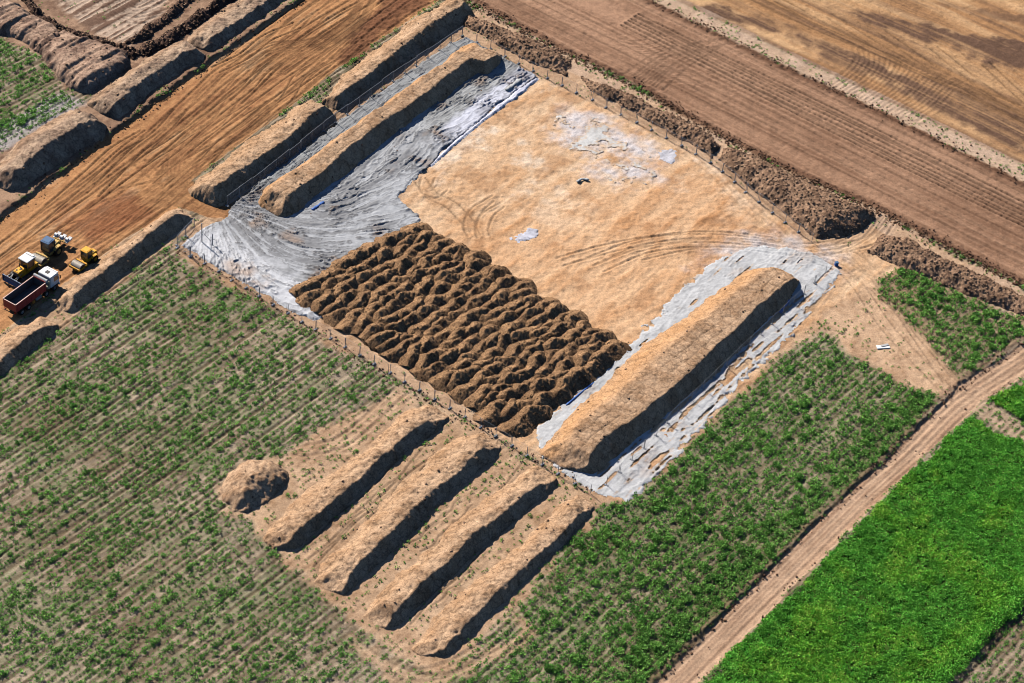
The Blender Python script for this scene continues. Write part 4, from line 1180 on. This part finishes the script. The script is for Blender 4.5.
# ---- rollers, facing the lower left
def roller(px, py, label, roofmat, s=1.0, body=M_YELLOW, plates=False, rot=0.0):
    p, z = gpos(px, py)
    R = empty('road_roller', (p[0], p[1], z), hd + math.pi + rot, label, 'roller')
    R.scale = (s, s, s)
    r = 0.75
    d = PB().cyl((1.75, -1.02, r), (1.75, 1.02, r), r, 40).done('drum', M_DRUM, R, True)
    PB().cyl((1.75, -1.04, r), (1.75, -1.03, r), r * 0.8, 24).cyl((1.75, 1.03, r), (1.75, 1.04, r), r * 0.8, 24).done('drum_plate', M_DARK, d)
    fr = PB()
    for q in (-1, 1): fr.box((1.65, q * 1.14, r + 0.02), (2.0, 0.14, 0.36), 0.03)
    fr.box((2.62, 0, r + 0.02), (0.2, 2.4, 0.42), 0.04); fr.box((0.72, 0, r + 0.1), (0.3, 2.4, 0.55), 0.05); fr.box((0.3, 0, 0.8), (0.8, 0.6, 0.4), 0.05)
    fr.done('drum_frame', body, R)
    PB().box((0.98, 0, r + 0.28), (0.06, 1.9, 0.2), 0.01).done('scraper', M_DARK, R)
    PB().box((-0.55, 0, 1.0), (1.3, 1.5, 0.45), 0.05).done('deck', body, R)
    c = PB()
    for x in (-1.15, 0.12):
        for q in (-1, 1): c.box((x, q * 0.7, 2.0), (0.1, 0.1, 1.6), 0.01)
    c.box((-0.52, 0, 1.28), (1.36, 1.5, 0.14), 0.02)
    c = c.done('cab', M_DARK if plates else body, R)
    PB().box((-0.52, 0, 2.05), (1.24, 1.36, 1.4), 0.03).done('cab_glass', M_GLASS, c)
    PB().box((-0.52, 0, 2.86), (1.5, 1.5, 0.14), 0.06).box((-0.52, 0, 2.95), (1.1, 1.1, 0.06), 0.02).done('cab_roof', roofmat, c)
    h = PB().box((-1.95, 0, 1.32), (1.5, 1.3, 0.8), 0.12, None, (0.86, 0.88)).done('hood', body, R, True)
    PB().box((-1.75, 0, 1.735), (0.6, 0.7, 0.03), 0.01).done('hood_vent', M_DARK, h)
    PB().cyl((-1.5, 0.4, 1.6), (-1.5, 0.4, 2.15), 0.05, 10).done('exhaust', M_DARK, h)
    for q in (-1, 1):
        wheel(R, -1.45, q * 0.86, 0.74, 0.56, rim=body, n=20)
        PB().prism([(-2.3, 1.2), (-2.0, 1.56), (-1.0, 1.56), (-0.7, 1.3), (-0.75, 1.24), (-1.05, 1.5), (-1.95, 1.5), (-2.25, 1.15)], q * 0.62, q * 1.12).done('mudguard', body, R)
        PB().box((2.74, q * 0.8, r + 0.2), (0.06, 0.2, 0.14), 0.02).done('headlight', M_TARP, R)
    if plates:
        PB().box((-2.95, 0, 0.95), (0.5, 0.4, 0.25), 0.03).box((-3.2, 0, 1.15), (0.2, 2.0, 0.2), 0.03).done('plate_carrier', body, R)
        for q in (-0.95, 0, 0.95):
            PB().box((-3.75, q, 1.15), (1.25, 0.62, 0.2), 0.06).cyl((-3.6, q - 0.22, 1.42), (-3.6, q + 0.22, 1.42), 0.26, 16).box((-4.35, q, 1.27), (0.25, 0.6, 0.1), 0.03, Matrix.Rotation(0.5, 3, 'Y')).done('vibrating_plate', M_WHITE, R, True)
    return R


roller(46.2, 255.5, 'soil roller with blue cab roof carrying three white vibrating plates at its rear', M_BLUE, 1.0, M_YELLOW2, True, 0.05)
roller(85, 264, 'small yellow soil roller with yellow cab roof standing alone on the haul road', M_YELLOW, 0.82, M_YELLOW, False, -0.03)

# ---- small things
p, z = gpos(836, 266)
t = empty('utility_box', (p[0], p[1], z), 0.3, 'small blue box at the right corner of the white fleece', 'box')
PB().box((0, 0, 0.35), (0.5, 0.45, 0.55), 0.05).done('case', M_BLUESHEET, t); PB().box((0, 0, 0.68), (0.56, 0.5, 0.07), 0.03).done('lid', M_BLUE, t)
p, z = gpos(883, 347)
t = empty('white_slab', (p[0], p[1], z), 0.25, 'white flat slab lying on the sandy track beside the weeds', 'slab')
PB().box((0, 0, 0.12), (1.9, 0.75, 0.16), 0.03).done('panel', M_WHITE, t); PB().box((0.3, 0.2, 0.24), (1.2, 0.4, 0.08), 0.02, Matrix.Rotation(0.2, 3, 'Z')).done('loose_board', M_TARP, t)


# ------------------------------------------------------------------ plants
def leaves(cen, rad, hgt, nl, lsz, c1, c2, seed):
    """many leaf quads for many tufts at once. cen (n,3), rad (n), hgt (n)"""
    rg = np.random.default_rng(seed)
    n = len(cen); T = n * nl
    ci = np.repeat(np.arange(n), nl)
    a = rg.random(T) * 6.283; rr = np.sqrt(rg.random(T)); hz = rg.random(T)
    env = np.sqrt(np.clip(1 - (rr * 0.9) ** 2, 0.05, 1))
    x = cen[ci, 0] + np.cos(a) * rr * rad[ci]; y = cen[ci, 1] + np.sin(a) * rr * rad[ci]; z = cen[ci, 2] + hgt[ci] * (0.08 + 0.92 * hz * env)
    s = lsz[ci] * (0.6 + 0.8 * rg.random(T))
    az = a + rg.normal(0, 0.9, T); el = rg.uniform(0.0, 1.15, T)
    d1 = np.stack([np.cos(az) * np.cos(el), np.sin(az) * np.cos(el), np.sin(el)], 1)
    d2 = np.cross(d1, rg.normal(0, 1, (T, 3)) + np.array([0, 0, 0.6])); d2 /= np.linalg.norm(d2, axis=1)[:, None] + 1e-6
    p = np.stack([x, y, z], 1); s1 = (s * 0.5)[:, None] * d1; s2 = (s * 0.28)[:, None] * d2
    v = np.stack([p - s1, p + s2, p + s1, p - s2], 1).reshape(-1, 3)
    tv = rg.random(n)[ci] * 0.7 + rg.random(T) * 0.45 - 0.08
    col = np.repeat(blend3(c1, c2, np.clip(tv, 0, 1)), 4, 0)
    q = np.arange(T * 4, dtype=np.int32).reshape(-1, 4)
    return v, q, col


G1, G2 = lin(52, 110, 40, 1.0), lin(146, 200, 84, 1.0)
M1, M2 = lin(56, 138, 38, 1.05), lin(134, 212, 72, 1.05)


def vlook(x, y, A):
    i = np.clip(np.searchsorted(xs, x), 0, NX - 1); j = np.clip(np.searchsorted(ys, y), 0, NY - 1)
    return A[j, i]


# where earth banks and the heap stand nothing grows: rasterise their footprints
NOV = np.zeros(GX.shape, bool)
for o in bpy.data.objects:
    if o.type == 'MESH' and o.name.split('.')[0] in ('earth_berm', 'spoil_bank', 'earth_mound', 'topsoil_ridge', 'geotextile_sheet'):
        co = np.empty(len(o.data.vertices) * 3, F4); o.data.vertices.foreach_get('co', co); co = co.reshape(-1, 3) + np.array(o.location, F4)
        NOV[np.clip(np.searchsorted(ys, co[:, 1]), 0, NY - 1), np.clip(np.searchsorted(xs, co[:, 0]), 0, NX - 1)] = True
VEG[NOV] *= 0.0

# candidates along the sowing rows
uu0, uu1 = (GX * DR[0] + GY * DR[1])[n0:-n0, n0:-n0].min(), (GX * DR[0] + GY * DR[1])[n0:-n0, n0:-n0].max()
vv0, vv1 = (-GX * DR[1] + GY * DR[0])[n0:-n0, n0:-n0].min(), (-GX * DR[1] + GY * DR[0])[n0:-n0, n0:-n0].max()
NC = 380000
v = vv0 + (vv1 - vv0) * RNG.random(NC); v = np.round(v / 0.92) * 0.92 + RNG.normal(0, 0.13, NC)
u = uu0 + (uu1 - uu0) * RNG.random(NC)
x = u * DR[0] - v * DR[1]; y = u * DR[1] + v * DR[0]
px, py = proj(x, y)
ok = (px > -25) & (px < 1049) & (py > -20) & (py < 710)
x, y, px, py = x[ok], y[ok], px[ok], py[ok]
dv = vlook(x, y, VEG)
ok = RNG.random(len(x)) < np.clip(dv, 0, 1.3) ** 1.1 * 1.6
x, y, px, py, dv = x[ok], y[ok], px[ok], py[ok], dv[ok]
z = vlook(x, y, Z)
open('/tmp/n.txt', 'a').write('weeds %d\n' % len(x)) if 0 else None
sz = (0.13 + 0.26 * RNG.random(len(x)) ** 2.2) * (0.7 + 0.6 * np.clip(dv, 0, 1.2))
big = np.argsort(-sz)[:300]
bigm = np.zeros(len(x), bool); bigm[big] = True
sm = ~bigm
cen = np.column_stack([x, y, z])
va, qa, ca = leaves(cen[sm], sz[sm], sz[sm] * 1.25, 18, np.clip(sz[sm] * 0.66, 0.12, 0.28), G1, G2, 5)
tag(mesh_np('weeds', va, qa, M_LEAF, col=ca, smooth=False), 'low green weeds growing in rows over the fallow field', 'weeds', kind='stuff')
# the largest plants, each its own
protos = []
for k in range(12):
    hgt = 1.0
    vv, qq, cc = leaves(np.zeros((1, 3)), np.array([1.0]), np.array([1.0]), 130, np.array([0.42]), G1, G2, 100 + k)
    protos.append((vv, qq, cc))
pob = {}


def weed_label(px, py):
    if px > 860 and py < 390: return 'bushy green weed in the weed triangle below the cloddy spoil bank'
    if px < 120 and py < 170: return 'bushy green weed in the green corner beside the spoil heaps'
    if px > 600 and py > 300: return 'bushy green weed in the dense field between right berm and dirt road'
    if px > 420 and py > 500: return 'bushy green weed in the field near the lowest earth berm'
    if py > 560: return 'bushy green weed in the weed rows below the round mound'
    if py > 400: return 'bushy green weed in the weed rows around the round mound'
    return 'bushy green weed in the weed rows between truck berm and pit fence'


for i in big:
    k = random.randrange(12)
    if k not in pob:
        vv, qq, cc = protos[k]; pob[k] = o = mesh_np('weed_plant', vv, qq, M_LEAF, col=cc, smooth=False)
    else:
        o = pob[k].copy(); COL.objects.link(o)
    s = float(sz[i]) * 1.12
    o.location = (x[i], y[i], z[i]); o.rotation_euler = (0, 0, random.uniform(0, 6.28)); o.scale = (s, s, s * random.uniform(0.9, 1.25))
    lb = weed_label(px[i], py[i])
    tag(o, lb, 'weed', lb.replace('bushy green weed', 'bushy weeds'))

# meadow grass
NM = 260000
bx = PP([(640, 760), (1150, 760), (1150, 250), (900, 380)]); lo, hi = bx.min(0), bx.max(0)
x = lo[0] + (hi[0] - lo[0]) * RNG.random(NM); y = lo[1] + (hi[1] - lo[1]) * RNG.random(NM)
px, py = proj(x, y); ok = (px > -20) & (px < 1050) & (py > 300) & (py < 715); x, y = x[ok], y[ok]
ok = vlook(x, y, ZONE) == 6; x, y = x[ok], y[ok]
px, py = proj(x, y)
cl = fbm(x / 1.6, y / 1.6, 600, 3); cl2 = fbm(x / 8, y / 8, 610, 3)
ok = RNG.random(len(x)) < np.clip(0.7 + 0.5 * cl, 0.35, 1); x, y, cl, cl2 = x[ok], y[ok], cl[ok], cl2[ok]
cen = np.column_stack([x, y, vlook(x, y, Z)])
h = np.clip(0.30 + 0.22 * cl + 0.12 * cl2, 0.12, 0.7); r = np.full(len(x), 0.26) + 0.1 * np.clip(cl, 0, 1)
cl3 = fbm(x / 3, y / 3, 620, 3)
yel = np.clip(0.30 + 1.1 * cl2 + 0.5 * cl + 0.8 * cl3, 0, 1)
drkm = np.clip(1.0 + 0.6 * cl3 + 0.7 * fbm(x / 0.9, y / 0.9, 630, 2), 0.82, 1.2)
bd = np.minimum(line_d(x, y, PP([(930, 705), (950, 683), (1024, 603), (1100, 520)])), 5)
h = h + 1.0 * np.exp(-((bd - 0.9) / 1.0) ** 2); r = r + 0.25 * np.exp(-((bd - 0.9) / 1.0) ** 2)
yel = yel * np.clip(bd / 3, 0, 1)
va, qa, ca = leaves(cen, r, h, 9, np.full(len(x), 0.25), M1, M2, 7)
mixy = np.repeat(yel, 36)[:, None]
ca = ca * np.repeat(drkm, 36)[:, None]
ca = ca * (1 - 0.5 * mixy) + ca * np.array([1.8, 1.35, 0.8], F4) * 0.5 * mixy
tag(mesh_np('meadow_grass', va, qa, M_LEAF, col=np.clip(ca, 0, 0.6), smooth=False), 'dense bright green meadow growth right of the dirt road', 'meadow', kind='stuff')

# ------------------------------------------------------------------ camera, light, world
cam = bpy.data.cameras.new('camera'); co = bpy.data.objects.new('camera', cam); COL.objects.link(co)
cam.sensor_width = 36; cam.lens = 36 * FPX / 1024; cam.clip_start = 1; cam.clip_end = 8000
Mx = Matrix(((rc[0], uc[0], -fw[0], CAM[0]), (rc[1], uc[1], -fw[1], CAM[1]), (rc[2], uc[2], -fw[2], CAM[2]), (0, 0, 0, 1)))
co.matrix_world = Mx
sc.camera = co

EL = math.radians(38.5); sx, sy = -0.70, 0.71
sd_ = Vector((sx * math.cos(EL), sy * math.cos(EL), math.sin(EL))).normalized()
sun = bpy.data.lights.new('sun', 'SUN'); so = bpy.data.objects.new('sun', sun); COL.objects.link(so)
sun.energy = 5.0; sun.angle = math.radians(0.5); sun.color = (1.0, 0.93, 0.82)
so.rotation_euler = (-sd_).to_track_quat('-Z', 'Y').to_euler()
so.location = sd_ * 300
w = bpy.data.worlds.new('World'); sc.world = w; w.use_nodes = True
nt = w.node_tree; bg = nt.nodes['Background']
sky = nt.nodes.new('ShaderNodeTexSky'); sky.sky_type = 'NISHITA'; sky.sun_disc = False
sky.ozone_density = 8.0; sky.dust_density = 0.3
sky.sun_elevation = EL; sky.sun_rotation = math.atan2(sx, sy) % (2 * math.pi)
nt.links.new(sky.outputs[0], bg.inputs[0]); bg.inputs[1].default_value = 0.05
sc.view_settings.view_transform = 'Standard'; sc.view_settings.look = 'None'
sc.view_settings.exposure = 0.6; sc.view_settings.gamma = 1
sc.view_settings.use_curve_mapping = False
sc.cycles.filter_width = 1.0
sc.cycles.max_bounces = 4; sc.cycles.diffuse_bounces = 0
